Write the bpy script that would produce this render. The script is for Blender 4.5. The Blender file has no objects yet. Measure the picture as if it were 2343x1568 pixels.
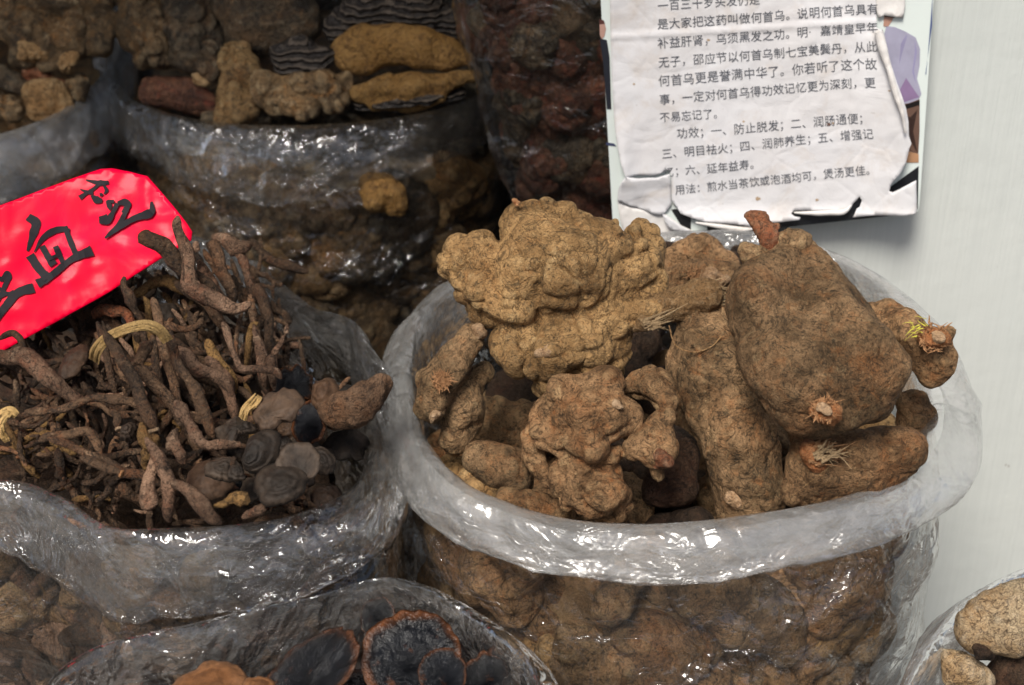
import bpy, math, random
import numpy as np
from mathutils import Vector, Matrix

R = math.radians
rng = np.random.default_rng(7)
SC = bpy.context.scene
COL = SC.collection

# ------------------------------------------------------------------ camera, world, sun, exposure
CAM = np.array([0.0, 0.0, 1.0]); PITCH = R(30.0)
FPX = 35.0 / 23.6 * 2342.0                     # focal length in units of a 2342 px wide picture
cd = bpy.data.cameras.new('camera'); cam = bpy.data.objects.new('camera', cd); COL.objects.link(cam)
cam.location = CAM; cam.rotation_euler = (R(90) - PITCH, 0, 0)
cd.sensor_width = 23.6; cd.lens = 35.0; cd.clip_start = 0.05; cd.clip_end = 60
cd.dof.use_dof = True; cd.dof.focus_distance = 1.07; cd.dof.aperture_fstop = 6.3
SC.camera = cam

SUN_EL, SUN_AZ = R(56), R(203)                 # azimuth measured from +Y clockwise (sun behind and left of the camera)
world = bpy.data.worlds.new('World'); SC.world = world; world.use_nodes = True
wn = world.node_tree; wn.nodes.clear()
sky = wn.nodes.new('ShaderNodeTexSky'); sky.sky_type = 'NISHITA'; sky.sun_disc = False
sky.sun_elevation = SUN_EL; sky.sun_rotation = SUN_AZ
try: sky.dust_density = 4.0; sky.ozone_density = 1.0
except Exception: pass
bg = wn.nodes.new('ShaderNodeBackground'); bg.inputs[1].default_value = 0.05
wo = wn.nodes.new('ShaderNodeOutputWorld')
wn.links.new(sky.outputs[0], bg.inputs[0]); wn.links.new(bg.outputs[0], wo.inputs[0])
sd = bpy.data.lights.new('sun', 'SUN'); sd.energy = 2.0; sd.angle = R(20); sd.color = (1.0, 0.955, 0.88)
sun = bpy.data.objects.new('sun', sd); COL.objects.link(sun)
sv = Vector((math.sin(SUN_AZ) * math.cos(SUN_EL), math.cos(SUN_AZ) * math.cos(SUN_EL), math.sin(SUN_EL)))
sun.rotation_euler = (-sv).to_track_quat('-Z', 'Y').to_euler(); sun.location = (0, 0, 3)
SC.view_settings.view_transform = 'Standard'; SC.view_settings.look = 'None'
SC.view_settings.exposure = 1.24; SC.view_settings.gamma = 1
SC.cycles.max_bounces = 10; SC.cycles.transparent_max_bounces = 40
SC.cycles.diffuse_bounces = 3; SC.cycles.glossy_bounces = 3; SC.cycles.transmission_bounces = 4
SC.cycles.caustics_reflective = False; SC.cycles.caustics_refractive = False
SC.cycles.sample_clamp_indirect = 4.0

# ------------------------------------------------------------------ from picture rays to places in the world
cp, sp = math.cos(PITCH), math.sin(PITCH)
RX = np.array([1., 0, 0]); RF = np.array([0, cp, -sp]); RU = np.array([0, sp, cp])
def ray(u, v):
    u = np.asarray(u, float)[..., None]; v = np.asarray(v, float)[..., None]
    return RF + RX * (u - 1171) / FPX - RU * (v - 784) / FPX
def at_depth(u, v, d): return CAM + ray(u, v) * np.asarray(d, float)[..., None]
def at_z(u, v, z):
    r = ray(u, v); t = (np.asarray(z, float) - CAM[2]) / r[..., 2]
    return CAM + r * t[..., None]
def at_y(u, v, y):
    r = ray(u, v); t = np.asarray(y, float) / r[..., 1]
    return CAM + r * t[..., None]
def depth_z(u, v, z): return float((z - CAM[2]) / ray(u, v)[2])
RIM = 0.40

# ------------------------------------------------------------------ noise
def _hash(ix, iy, iz, seed):
    h = (ix * 374761393 + iy * 668265263 + iz * 2147483647 + seed * 974634777) & 0xFFFFFFFF
    h = ((h ^ (h >> 13)) * 1274126177) & 0xFFFFFFFF
    h = ((h ^ (h >> 16)) * 2246822519) & 0xFFFFFFFF
    return ((h ^ (h >> 15)) & 0xFFFFFF) / float(0x7FFFFF) - 1.0
def vnoise(P, seed=0):
    P = np.asarray(P, float); I = np.floor(P).astype(np.int64); Fr = P - I
    w = Fr * Fr * Fr * (Fr * (Fr * 6 - 15) + 10); out = 0
    for dx in (0, 1):
        for dy in (0, 1):
            for dz in (0, 1):
                c = (w[..., 0] if dx else 1 - w[..., 0]) * (w[..., 1] if dy else 1 - w[..., 1]) * (w[..., 2] if dz else 1 - w[..., 2])
                out = out + c * _hash(I[..., 0] + dx, I[..., 1] + dy, I[..., 2] + dz, seed)
    return out
def fbm(P, o=4, seed=0, g=.5):
    s = 0; a = 1; t = 0
    for k in range(o): s = s + a * vnoise(P * 2.03 ** k + 17.3 * k, seed + k); t += a; a *= g
    return s / t
def billow(P, o=3, seed=0, g=.5): return -ridge(P, o, seed, g)
def ridge(P, o=3, seed=0, g=.5):
    s = 0; a = 1; t = 0
    for k in range(o): s = s + a * (1 - 2 * np.abs(vnoise(P * 2.03 ** k + 9.1 * k, seed + k))); t += a; a *= g
    return s / t

# ------------------------------------------------------------------ objects
def uname(name): return name
def tag(o, label=None, cat=None, group=None, kind=None):
    if label: o['label'] = label
    if cat: o['category'] = cat
    if group: o['group'] = group
    if kind: o['kind'] = kind
    return o
def mesh_obj(name, V, F, mat=None, parent=None, smooth=True, uv=None, attr=None):
    me = bpy.data.meshes.new(name)
    V = np.asarray(V, float)
    if isinstance(F, np.ndarray):
        n, k = F.shape
        me.vertices.add(len(V)); me.vertices.foreach_set('co', V.astype(np.float32).ravel())
        me.loops.add(n * k); me.loops.foreach_set('vertex_index', F.astype(np.int32).ravel())
        me.polygons.add(n); me.polygons.foreach_set('loop_start', np.arange(0, n * k, k, dtype=np.int32))
        me.polygons.foreach_set('loop_total', np.full(n, k, dtype=np.int32))
        me.update(calc_edges=True)
    else:
        me.from_pydata([tuple(p) for p in V], [], F); me.update()
    if smooth: me.polygons.foreach_set('use_smooth', [True] * len(me.polygons))
    if uv is not None:
        l = me.uv_layers.new(name='UVMap'); vi = np.empty(len(me.loops), np.int32); me.loops.foreach_get('vertex_index', vi)
        l.data.foreach_set('uv', np.asarray(uv, np.float32)[vi].ravel())
    if attr is not None:
        for k, a in attr.items():
            at = me.attributes.new(k, 'FLOAT', 'POINT'); at.data.foreach_set('value', np.asarray(a, np.float32))
    me.validate()
    o = bpy.data.objects.new(name, me); COL.objects.link(o)
    if mat: me.materials.append(mat)
    if parent: o.parent = parent; o.matrix_parent_inverse = Matrix.Translation(-Vector(parent.location))
    return o
def empty(name, loc):
    o = bpy.data.objects.new(name, None); COL.objects.link(o); o.location = Vector([float(c) for c in loc]); o.empty_display_size = .02
    return o
def copy_tree(o, parent=None):
    c = o.copy(); COL.objects.link(c); c.parent = parent
    for ch in o.children: copy_tree(ch, c)
    return c
def catmull(P, n, closed=False):
    P = np.asarray(P, float); N = len(P)
    if N == 2 and not closed: t = np.linspace(0, 1, n)[:, None]; return P[0] * (1 - t) + P[1] * t
    segs = N if closed else N - 1
    t = np.linspace(0, segs, n, endpoint=not closed); i = np.minimum(t.astype(int), segs - 1); f = (t - i)[:, None]
    g = (lambda k: P[k % N]) if closed else (lambda k: np.where((k < 0)[:, None], 2 * P[0] - P[1], np.where((k >= N)[:, None], 2 * P[-1] - P[-2], P[np.clip(k, 0, N - 1)])))
    a, b, c, d = g(i - 1), g(i), g(i + 1), g(i + 2)
    return .5 * (2 * b + (c - a) * f + (2 * a - 5 * b + 4 * c - d) * f ** 2 + (3 * b - a - 3 * c + d) * f ** 3)
def grid_faces(m, n, wrap=False):
    i, j = np.meshgrid(np.arange(m - 1), np.arange(n if wrap else n - 1), indexing='ij'); j2 = (j + 1) % n
    return np.stack([i * n + j, (i + 1) * n + j, (i + 1) * n + j2, i * n + j2], -1).reshape(-1, 4)

# ------------------------------------------------------------------ solid modelling: signed distance -> quads (surface nets)
def surface_nets(F, org, h):
    S = F < 0; nx, ny, nz = F.shape
    off = [(a, b, c) for a in (0, 1) for b in (0, 1) for c in (0, 1)]
    cs = lambda A, o: A[o[0]:nx - 1 + o[0], o[1]:ny - 1 + o[1], o[2]:nz - 1 + o[2]]
    cnt = sum(cs(S, o).astype(np.int8) for o in off); M = (cnt > 0) & (cnt < 8)
    idx = np.argwhere(M); ids = np.full(M.shape, -1, np.int64); ids[M] = np.arange(len(idx))
    acc = np.zeros((len(idx), 3)); num = np.zeros(len(idx))
    for o in off:
        for ax in range(3):
            if o[ax]: continue
            p = list(o); p[ax] = 1; p = tuple(p)
            a = F[idx[:, 0] + o[0], idx[:, 1] + o[1], idx[:, 2] + o[2]]; b = F[idx[:, 0] + p[0], idx[:, 1] + p[1], idx[:, 2] + p[2]]
            x = (a < 0) != (b < 0); t = np.where(x, a / np.where(x, a - b, 1), 0)
            q = np.array(o, float)[None] + 0; q = np.repeat(q, len(idx), 0); q[:, ax] = t
            acc += q * x[:, None]; num += x
    V = org + h * (idx + acc / np.maximum(num, 1)[:, None]); Q = []
    for ax in range(3):
        a1, a2 = (ax + 1) % 3, (ax + 2) % 3
        A = np.moveaxis(F, (ax, a1, a2), (0, 1, 2)); I = np.moveaxis(ids, (ax, a1, a2), (0, 1, 2))
        s0 = A[:-1, 1:-1, 1:-1] < 0; s1 = A[1:, 1:-1, 1:-1] < 0
        for (m, flip) in ((s0 & ~s1, False), (~s0 & s1, True)):
            k = np.argwhere(m)
            if not len(k): continue
            i, j, l = k[:, 0], k[:, 1] + 1, k[:, 2] + 1
            q = np.stack([I[i, j - 1, l - 1], I[i, j, l - 1], I[i, j, l], I[i, j - 1, l]], -1)
            if flip: q = q[:, ::-1]
            Q.append(q)
    Q = np.concatenate(Q); return V, Q[(Q >= 0).all(1)]
def smin(a, b, k):
    h = np.clip(.5 + .5 * (b - a) / k, 0, 1); return b * (1 - h) + a * h - k * h * (1 - h)
def normals(V, F):
    n = np.zeros_like(V); a = V[F[:, 0]]; fn = np.cross(V[F[:, 2]] - a, V[F[:, 3]] - V[F[:, 1]]) if F.shape[1] == 4 else np.cross(V[F[:, 1]] - a, V[F[:, 2]] - a)
    for k in range(F.shape[1]): np.add.at(n, F[:, k], fn)
    return n / np.maximum(np.linalg.norm(n, axis=1), 1e-12)[:, None]
def sdf_cones(P, cones, k):
    d = None
    for c in cones:
        a, b, ra, rb = np.array(c[0]), np.array(c[1]), c[2], c[3]; ab = b - a; L = max(float(ab @ ab), 1e-12)
        t = np.clip(((P - a) @ ab) / L, 0, 1); e = np.linalg.norm(P - (a + t[..., None] * ab), axis=-1) - (ra + (rb - ra) * t)
        kk = c[4] if len(c) > 4 else k
        d = e if d is None else smin(d, e, kk)
    return d
def solid(cones, k=.012, h=.0022, warp=(.006, 26), disp=((.0022, 34, 'B'), (.0012, 85, 'B'), (.0012, 60, 'f'), (.0005, 240, 'f')), seed=0, squash=None, carve=None):
    """mesh of a lumpy solid; cones = (a, b, ra, rb[, k]) in world metres; returns verts, quads"""
    A = np.array([c[0] for c in cones] + [c[1] for c in cones]); Rm = max(max(c[2], c[3]) for c in cones)
    lo = A.min(0) - Rm - .014; hi = A.max(0) + Rm + .014
    n = np.ceil((hi - lo) / h).astype(int) + 1
    g = np.stack(np.meshgrid(*[lo[i] + h * np.arange(n[i]) for i in range(3)], indexing='ij'), -1)
    gw = g
    if warp:
        s = warp[1]; coarse = 4
        gc = g[::coarse, ::coarse, ::coarse]
        wv = np.stack([vnoise(gc * s, seed + 31 + i) for i in range(3)], -1)
        for ax in range(3):                                      # linear upsampling of the coarse warp field
            m = wv.shape[ax]; x = np.minimum(np.arange(n[ax]) / coarse, m - 1); i0 = np.minimum(x.astype(int), m - 1); i1 = np.minimum(i0 + 1, m - 1); f = x - i0
            sh = [1] * wv.ndim; sh[ax] = -1; f = f.reshape(sh)
            wv = np.take(wv, i0, ax) * (1 - f) + np.take(wv, i1, ax) * f
        gw = g + warp[0] * wv
    D = sdf_cones(gw, cones, k)
    if carve is not None: D = np.maximum(D, -sdf_cones(gw, carve, .004))
    V, Q = surface_nets(D, lo, h)
    for (amp, fr, ty) in disp:
        N = normals(V, Q)
        if ty == 'f': s = fbm(V * fr, 3, seed + 3)
        elif ty == 'r': s = ridge(V * fr + .35 * vnoise(V * fr * .6, seed)[:, None], 3, seed + 5)
        elif ty == 'b': s = billow(V * fr + .35 * vnoise(V * fr * .6, seed)[:, None], 2, seed + 5, .45)
        elif ty == 'B': s = 2 * np.sqrt(np.abs(vnoise(V * fr + .25 * vnoise(V * fr * .5, seed)[:, None], seed + 15)) + .004) - 1
        elif ty == 'w': s = -np.clip(1 - 5 * np.abs(vnoise(V * fr * np.array([1, 1, 1.]), seed + 8)), 0, 1)
        else: s = np.maximum(0, vnoise(V * fr, seed + 11)) ** .7
        V = V + N * (amp * s)[:, None]
    return V, Q

# ------------------------------------------------------------------ materials
class NT:
    def __init__(s, name):
        s.m = bpy.data.materials.new(name); s.m.use_nodes = True; s.t = s.m.node_tree; s.t.nodes.clear()
        s.out = s.n('ShaderNodeOutputMaterial')
    def n(s, ty, **kw):
        nd = s.t.nodes.new(ty)
        for k, v in kw.items():
            if k == 'i':
                for a, b in v.items():
                    if hasattr(b, 'is_linked') or hasattr(b, 'links'): s.t.links.new(b, nd.inputs[a])
                    else: nd.inputs[a].default_value = b
            else: setattr(nd, k, v)
        return nd
    def l(s, a, b): s.t.links.new(a, b)
    def ramp(s, fac, pts):
        r = s.n('ShaderNodeValToRGB'); e = r.color_ramp.elements
        while len(e) < len(pts): e.new(.5)
        for k, (p, c) in zip(e, pts): k.position = p; k.color = (*c, 1) if len(c) == 3 else c
        s.l(fac, r.inputs[0]); return r.outputs[0]
    def g(s, v): return (v, v, v)
    def noise(s, vec, scale, detail=5, rough=.6, dist=0, out=0):
        return s.n('ShaderNodeTexNoise', i={'Vector': vec, 'Scale': scale, 'Detail': detail, 'Roughness': rough, 'Distortion': dist}).outputs[out]
    def mix(s, f, a, b, ty='MIX'):
        x = s.n('ShaderNodeMix', data_type='RGBA', blend_type=ty)
        for k, v in ((0, f), (6, a), (7, b)):
            if hasattr(v, 'links'): s.l(v, x.inputs[k])
            else: x.inputs[k].default_value = v if k == 0 else (*v, 1)
        return x.outputs[2]
    def math(s, op, a, b=0, clamp=False):
        x = s.n('ShaderNodeMath', operation=op, use_clamp=clamp)
        for k, v in ((0, a), (1, b)):
            if hasattr(v, 'links'): s.l(v, x.inputs[k])
            else: x.inputs[k].default_value = v
        return x.outputs[0]
    def bump(s, hgt, st, dist, nrm=None):
        b = s.n('ShaderNodeBump', i={'Strength': st, 'Distance': dist, 'Height': hgt})
        if nrm is not None: s.l(nrm, b.inputs['Normal'])
        return b.outputs[0]
    def pbr(s, **i):
        b = s.n('ShaderNodeBsdfPrincipled', i=i); s.l(b.outputs[0], s.out.inputs[0]); return b
    def obj(s, off=(0, 0, 0)):
        tc = s.n('ShaderNodeTexCoord'); oi = s.n('ShaderNodeObjectInfo')
        a = s.n('ShaderNodeVectorMath', operation='SCALE', i={0: (7.3, 3.1, 5.7), 'Scale': oi.outputs['Random']})
        k = s.math('MULTIPLY_ADD', oi.outputs['Random'], -.55); k.node.inputs[2].default_value = 1.25
        q = s.n('ShaderNodeVectorMath', operation='SCALE', i={0: tc.outputs['Object'], 'Scale': k}).outputs[0]
        return s.n('ShaderNodeVectorMath', operation='ADD', i={0: q, 1: a.outputs[0]}).outputs[0]

def root_mat(name, c1, c2, rust, dark, pale, rust_amt=.5, dark_amt=.5, pale_amt=.4, rough=.78, fine=1.0, spec=.25, vary=.35, ridge_pale=.75):
    t = NT(name); o = t.obj()
    n1 = t.noise(o, 28, 6, .65); n2 = t.noise(o, 75, 5, .7, .6); n3 = t.noise(o, 14, 4, .6, .4); n4 = t.noise(o, 260 * fine, 4, .7); n5 = t.noise(o, 42, 6, .75, .8)
    bl = t.math('ABSOLUTE', t.math('SUBTRACT', t.noise(o, 62 * fine, 3, .6, .8), .5)); bl2 = t.math('ABSOLUTE', t.math('SUBTRACT', t.noise(o, 170 * fine, 3, .6, .8), .5))
    c = t.mix(t.ramp(n1, [(.40, t.g(0)), (.60, t.g(1))]), c1, c2)
    c = t.mix(t.ramp(n2, [(.53, t.g(0)), (.68, t.g(rust_amt))]), c, rust)
    c = t.mix(t.ramp(n3, [(.54, t.g(0)), (.72, t.g(rust_amt * .8))]), c, rust)
    c = t.mix(t.ramp(n5, [(.58, t.g(0)), (.68, t.g(pale_amt))]), c, pale)
    c = t.mix(t.ramp(n5, [(.30, t.g(dark_amt)), (.42, t.g(0))]), c, dark)
    c = t.mix(t.ramp(n4, [(.33, t.g(.8)), (.46, t.g(0))]), c, dark)
    c = t.mix(t.ramp(n4, [(.60, t.g(0)), (.74, t.g(.55))]), c, pale)
    c = t.mix(t.ramp(bl, [(.0, t.g(.75)), (.022, t.g(0))]), c, dark); c = t.mix(t.ramp(bl2, [(.0, t.g(.6)), (.022, t.g(0))]), c, dark)
    pt = t.n('ShaderNodeNewGeometry').outputs['Pointiness']; wr_ = t.math('ADD', pt, t.math('MULTIPLY', t.math('SUBTRACT', n2, .5), .12))
    c = t.mix(t.ramp(wr_, [(.515, t.g(0)), (.60, t.g(ridge_pale))]), c, pale)  # paler on the convex ridges of the mesh
    oi = t.n('ShaderNodeObjectInfo'); v = t.math('MULTIPLY_ADD', oi.outputs['Random'], vary); v.node.inputs[2].default_value = 1 - vary / 2
    hs = t.n('ShaderNodeHueSaturation', i={'Color': c, 'Value': v})
    f = t.noise(o, 210 * fine, 7, .72, .5); cr = t.n('ShaderNodeTexVoronoi', feature='DISTANCE_TO_EDGE', i={'Vector': t.n('ShaderNodeVectorMath', operation='ADD', i={0: o, 1: t.n('ShaderNodeVectorMath', operation='SCALE', i={0: t.noise(o, 60, 3, .6, out=1), 'Scale': .035}).outputs[0]}).outputs[0], 'Scale': 85 * fine}).outputs[0]
    b = t.bump(f, 1.0, .0055, t.bump(bl2, 1.0, .0055, t.bump(bl, 1.0, .013))); b = t.bump(t.ramp(cr, [(0, t.g(0)), (.10, t.g(1))]), .35, .0012, b); b = t.bump(t.noise(o, 700 * fine, 3, .6), .8, .0016, b)
    t.pbr(**{'Base Color': hs.outputs[0], 'Roughness': t.ramp(n2, [(.3, t.g(rough - .13)), (.7, t.g(rough + .1))]), 'Specular IOR Level': spec, 'Normal': b})
    return t.m

M = {}
M['tuber_tan'] = root_mat('tuber_tan', (.23, .125, .044), (.50, .300, .125), (.40, .17, .05), (.05, .030, .012), (.60, .41, .20), .4, .75, .6, spec=.35, vary=.1, ridge_pale=.7)
M['tuber'] = root_mat('tuber', (.175, .094, .042), (.43, .250, .122), (.36, .125, .035), (.030, .019, .010), (.52, .34, .17), .65, .85, .6, vary=.3)
M['tuber_grey'] = root_mat('tuber_grey', (.145, .086, .041), (.40, .245, .125), (.34, .13, .04), (.026, .019, .011), (.48, .34, .18), .55, .85, .55, vary=.3)
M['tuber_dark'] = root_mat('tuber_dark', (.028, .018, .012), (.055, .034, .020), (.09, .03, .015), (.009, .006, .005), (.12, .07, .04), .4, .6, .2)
M['pale_core'] = root_mat('pale_core', (.42, .25, .13), (.50, .32, .18), (.38, .16, .06), (.15, .08, .04), (.62, .44, .28), .3, .2, .4, vary=.1)
M['orange_fibre'] = root_mat('orange_fibre', (.36, .13, .045), (.46, .19, .07), (.28, .06, .02), (.12, .04, .015), (.6, .33, .16), .4, .3, .5, fine=1.6)
M['tan_fibre'] = root_mat('tan_fibre', (.34, .19, .08), (.46, .28, .13), (.33, .14, .05), (.08, .045, .02), (.62, .44, .25), .3, .4, .5, fine=1.6)
M['stalk_red'] = root_mat('stalk_red', (.20, .07, .03), (.34, .13, .06), (.45, .10, .04), (.05, .03, .02), (.4, .25, .15), .6, .6, .3)
M['twig'] = root_mat('twig', (.070, .039, .021), (.175, .100, .054), (.24, .085, .03), (.010, .007, .005), (.50, .32, .19), .5, .95, .6, rough=.66, fine=1.3, spec=.35, vary=.8)
M['twig_pink'] = root_mat('twig_pink', (.14, .080, .050), (.34, .205, .13), (.30, .11, .055), (.022, .014, .010), (.56, .39, .26), .5, .95, .65, fine=1.3, vary=.5)
M['twig_ochre'] = root_mat('twig_ochre', (.20, .11, .04), (.30, .17, .06), (.30, .12, .04), (.05, .03, .015), (.45, .28, .12), .4, .5, .4, fine=1.3, vary=.3)
M['rock_brown'] = root_mat('rock_brown', (.10, .064, .032), (.26, .160, .072), (.38, .17, .045), (.010, .008, .006), (.56, .42, .24), .8, 1.0, .8, rough=.62, spec=.4, vary=.4)
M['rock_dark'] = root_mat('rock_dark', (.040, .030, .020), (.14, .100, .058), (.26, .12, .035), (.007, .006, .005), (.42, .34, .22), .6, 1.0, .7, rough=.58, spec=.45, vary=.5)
M['rock_red'] = root_mat('rock_red', (.10, .036, .020), (.20, .085, .045), (.34, .05, .025), (.012, .007, .006), (.40, .20, .10), .6, .8, .35, rough=.55, spec=.45, vary=.5)
M['rock_tan'] = root_mat('rock_tan', (.30, .165, .065), (.40, .25, .115), (.28, .12, .035), (.08, .045, .02), (.52, .37, .20), .35, .45, .35, vary=.25)

def film_mat(name, milk, gloss=.10, crink=1.0, rough=.06, milk_col=(.80, .80, .78), patch=.5, facet=.5, sc=1.0):
    """thin clear polythene: mostly see-through, scattered white haze, flat little creased facets that flash"""
    t = NT(name); tc = t.n('ShaderNodeTexCoord'); geo = t.n('ShaderNodeNewGeometry'); uvm = tc.outputs['UV']
    wv = t.n('ShaderNodeVectorMath', operation='SCALE', i={0: t.noise(uvm, 5, 3, .55, out=1), 'Scale': .22}).outputs[0]
    q = t.n('ShaderNodeVectorMath', operation='ADD', i={0: uvm, 1: wv}).outputs[0]
    def facets(scale, st, k, rot):
        m = t.n('ShaderNodeMapping', i={'Vector': q, 'Scale': (st[0], st[1], 1), 'Rotation': (0, 0, rot)}).outputs[0]
        c = t.n('ShaderNodeTexVoronoi', feature='F1', i={'Vector': m, 'Scale': scale * sc}).outputs['Color']
        a = t.n('ShaderNodeVectorMath', operation='SUBTRACT', i={0: c, 1: (.5, .5, .5)}).outputs[0]
        return t.n('ShaderNodeVectorMath', operation='SCALE', i={0: a, 'Scale': k}).outputs[0]
    f1 = facets(4, (.35, 1.5), .75 * facet, .35); f2 = facets(9, (.2, 1.8), .55 * facet, .2)
    mask = t.ramp(t.noise(uvm, 3.5, 3, .6, .6), [(.50, t.g(.0)), (.62, t.g(1))])
    f2 = t.n('ShaderNodeVectorMath', operation='SCALE', i={0: f2, 'Scale': mask}).outputs[0]
    n1 = t.noise(uvm, 5, 3, .5, 1.0); n2 = t.noise(t.n('ShaderNodeMapping', i={'Vector': q, 'Scale': (.16, 1.5, 1)}).outputs[0], 13, 3, .5, 1.2)
    b = t.bump(n1, 1.0, .016 * crink); b = t.bump(n2, .6, .0050 * crink, b)
    s1 = t.n('ShaderNodeVectorMath', operation='ADD', i={0: b, 1: f1}).outputs[0]; s2 = t.n('ShaderNodeVectorMath', operation='ADD', i={0: s1, 1: f2}).outputs[0]
    nn = t.n('ShaderNodeVectorMath', operation='NORMALIZE', i={0: s2}).outputs[0]
    ns = t.n('ShaderNodeVectorMath', operation='NORMALIZE', i={0: s1}).outputs[0]
    tr = t.n('ShaderNodeBsdfTransparent', i={'Color': (1, 1, 1, 1)})
    df = t.n('ShaderNodeBsdfDiffuse', i={'Color': (*milk_col, 1), 'Normal': ns}); tl = t.n('ShaderNodeBsdfTranslucent', i={'Color': (*milk_col, 1), 'Normal': b})
    sc_ = t.n('ShaderNodeMixShader', i={0: .45, 1: df.outputs[0], 2: tl.outputs[0]})
    lw = t.n('ShaderNodeLayerWeight', i={'Blend': .25})
    pn = t.ramp(t.noise(t.n('ShaderNodeMapping', i={'Vector': q, 'Scale': (.3, 1.6, 1)}).outputs[0], 8, 6, .68, .6), [(.36, t.g(1 - patch)), (.66, t.g(1))])
    mk = t.math('MULTIPLY', pn, milk); mk = t.math('ADD', mk, t.math('MULTIPLY', t.math('POWER', lw.outputs['Facing'], 4.0), milk * .8), True)
    x = t.n('ShaderNodeMixShader', i={0: mk, 1: tr.outputs[0], 2: sc_.outputs[0]})
    gl = t.n('ShaderNodeBsdfGlossy', i={'Color': (1, 1, 1, 1), 'Roughness': rough, 'Normal': nn})
    fr = t.n('ShaderNodeFresnel', i={'IOR': 1.45, 'Normal': b}).outputs[0]
    gf = t.math('MULTIPLY', fr, gloss * 20, True)
    y = t.n('ShaderNodeMixShader', i={0: t.math('MINIMUM', gf, .6), 1: x.outputs[0], 2: gl.outputs[0]})
    t.l(y.outputs[0], t.out.inputs[0]); return t.m
M['film'] = film_mat('clear_film', .025, .085, facet=.85, rough=.065)
M['film_rim'] = film_mat('milky_film', .27, .09, patch=.6, facet=.22, rough=.17, crink=.6, milk_col=(.9, .9, .88))
M['film_rim_thin'] = film_mat('thin_rim_film', .075, .095, patch=.9, facet=.7, rough=.06)
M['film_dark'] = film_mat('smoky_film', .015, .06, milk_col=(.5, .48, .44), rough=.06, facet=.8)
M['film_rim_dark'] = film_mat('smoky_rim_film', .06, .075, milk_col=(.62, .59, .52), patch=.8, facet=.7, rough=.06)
# ------------------------------------------------------------------ the setting
def wall_mat():
    t = NT('painted_wall'); tc = t.n('ShaderNodeTexCoord'); o = tc.outputs['Object']
    mp = t.n('ShaderNodeMapping', i={'Vector': o, 'Scale': (1, 1, .02)}).outputs[0]
    st = t.noise(mp, 330, 3, .6); big = t.noise(o, 3.2, 4, .6); sp_ = t.noise(o, 90, 2, .5)
    c = t.mix(big, (.52, .555, .535), (.63, .645, .61)); c = t.mix(t.ramp(st, [(.35, t.g(.10)), (.6, t.g(0))]), c, (.30, .33, .32))
    c = t.mix(t.ramp(t.noise(o, 60, 3, .75), [(.73, t.g(0)), (.75, t.g(.7))]), c, (.16, .11, .08))
    b = t.bump(st, .5, .0008); b = t.bump(t.noise(o, 25, 4, .6), .25, .004, b)
    t.pbr(**{'Base Color': c, 'Roughness': .42, 'Specular IOR Level': .4, 'Normal': b}); return t.m
def plain(name, col, rough=.7, spec=.3, var=.3, sc=20, bump=.001):
    t = NT(name); o = t.obj(); n = t.noise(o, sc, 5, .6)
    c = t.mix(n, tuple(x * (1 - var) for x in col), tuple(min(1, x * (1 + var)) for x in col))
    t.pbr(**{'Base Color': c, 'Roughness': rough, 'Specular IOR Level': spec, 'Normal': t.bump(t.noise(o, sc * 6, 4, .6), .5, bump)}); return t.m
def box(name, lo, hi, mat, parent=None):
    x0, y0, z0 = lo; x1, y1, z1 = hi
    V = [(x0, y0, z0), (x1, y0, z0), (x1, y1, z0), (x0, y1, z0), (x0, y0, z1), (x1, y0, z1), (x1, y1, z1), (x0, y1, z1)]
    F = [(0, 3, 2, 1), (4, 5, 6, 7), (0, 1, 5, 4), (1, 2, 6, 5), (2, 3, 7, 6), (3, 0, 4, 7)]
    return mesh_obj(name, V, F, mat, parent, smooth=False)
WALL_Y = 1.285
xl = float(at_y(1800, 560, WALL_Y)[0])
tag(mesh_obj('ground', [(-8, -6, -.27), (8, -6, -.27), (8, 8, -.27), (-8, 8, -.27)], [(0, 1, 2, 3)], plain('ground', (.09, .08, .07), .8), smooth=False), kind='structure')
tag(box('painted_wall', (xl, WALL_Y, -.266), (2.2, WALL_Y + .12, 2.2), wall_mat()), 'pale green-white painted wall with fine vertical brush streaks behind the notice board', 'wall')
tag(box('wall_back', (-3, 2.35, -.266), (xl + .5, 2.45, 2.4), plain('shop_back', (.03, .025, .02))), 'back wall behind the bags, shop shade put into its dark colour', 'wall', kind='structure')  # shop's shade painted in as the wall's dark brown
tag(mesh_obj('added_shade_canopy', [(-3, .42, 2.03), (-.24, .42, 2.03), (.10, .98, 2.02), (2.2, .98, 2.02), (2.2, 2.6, 1.9), (-3, 2.6, 1.9)], [(0, 5, 4, 3, 2, 1)], plain('shade_canopy', (.10, .09, .07)), smooth=False), kind='structure')  # unseen canopy added to darken the back, its edge cut to place the shade

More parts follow.
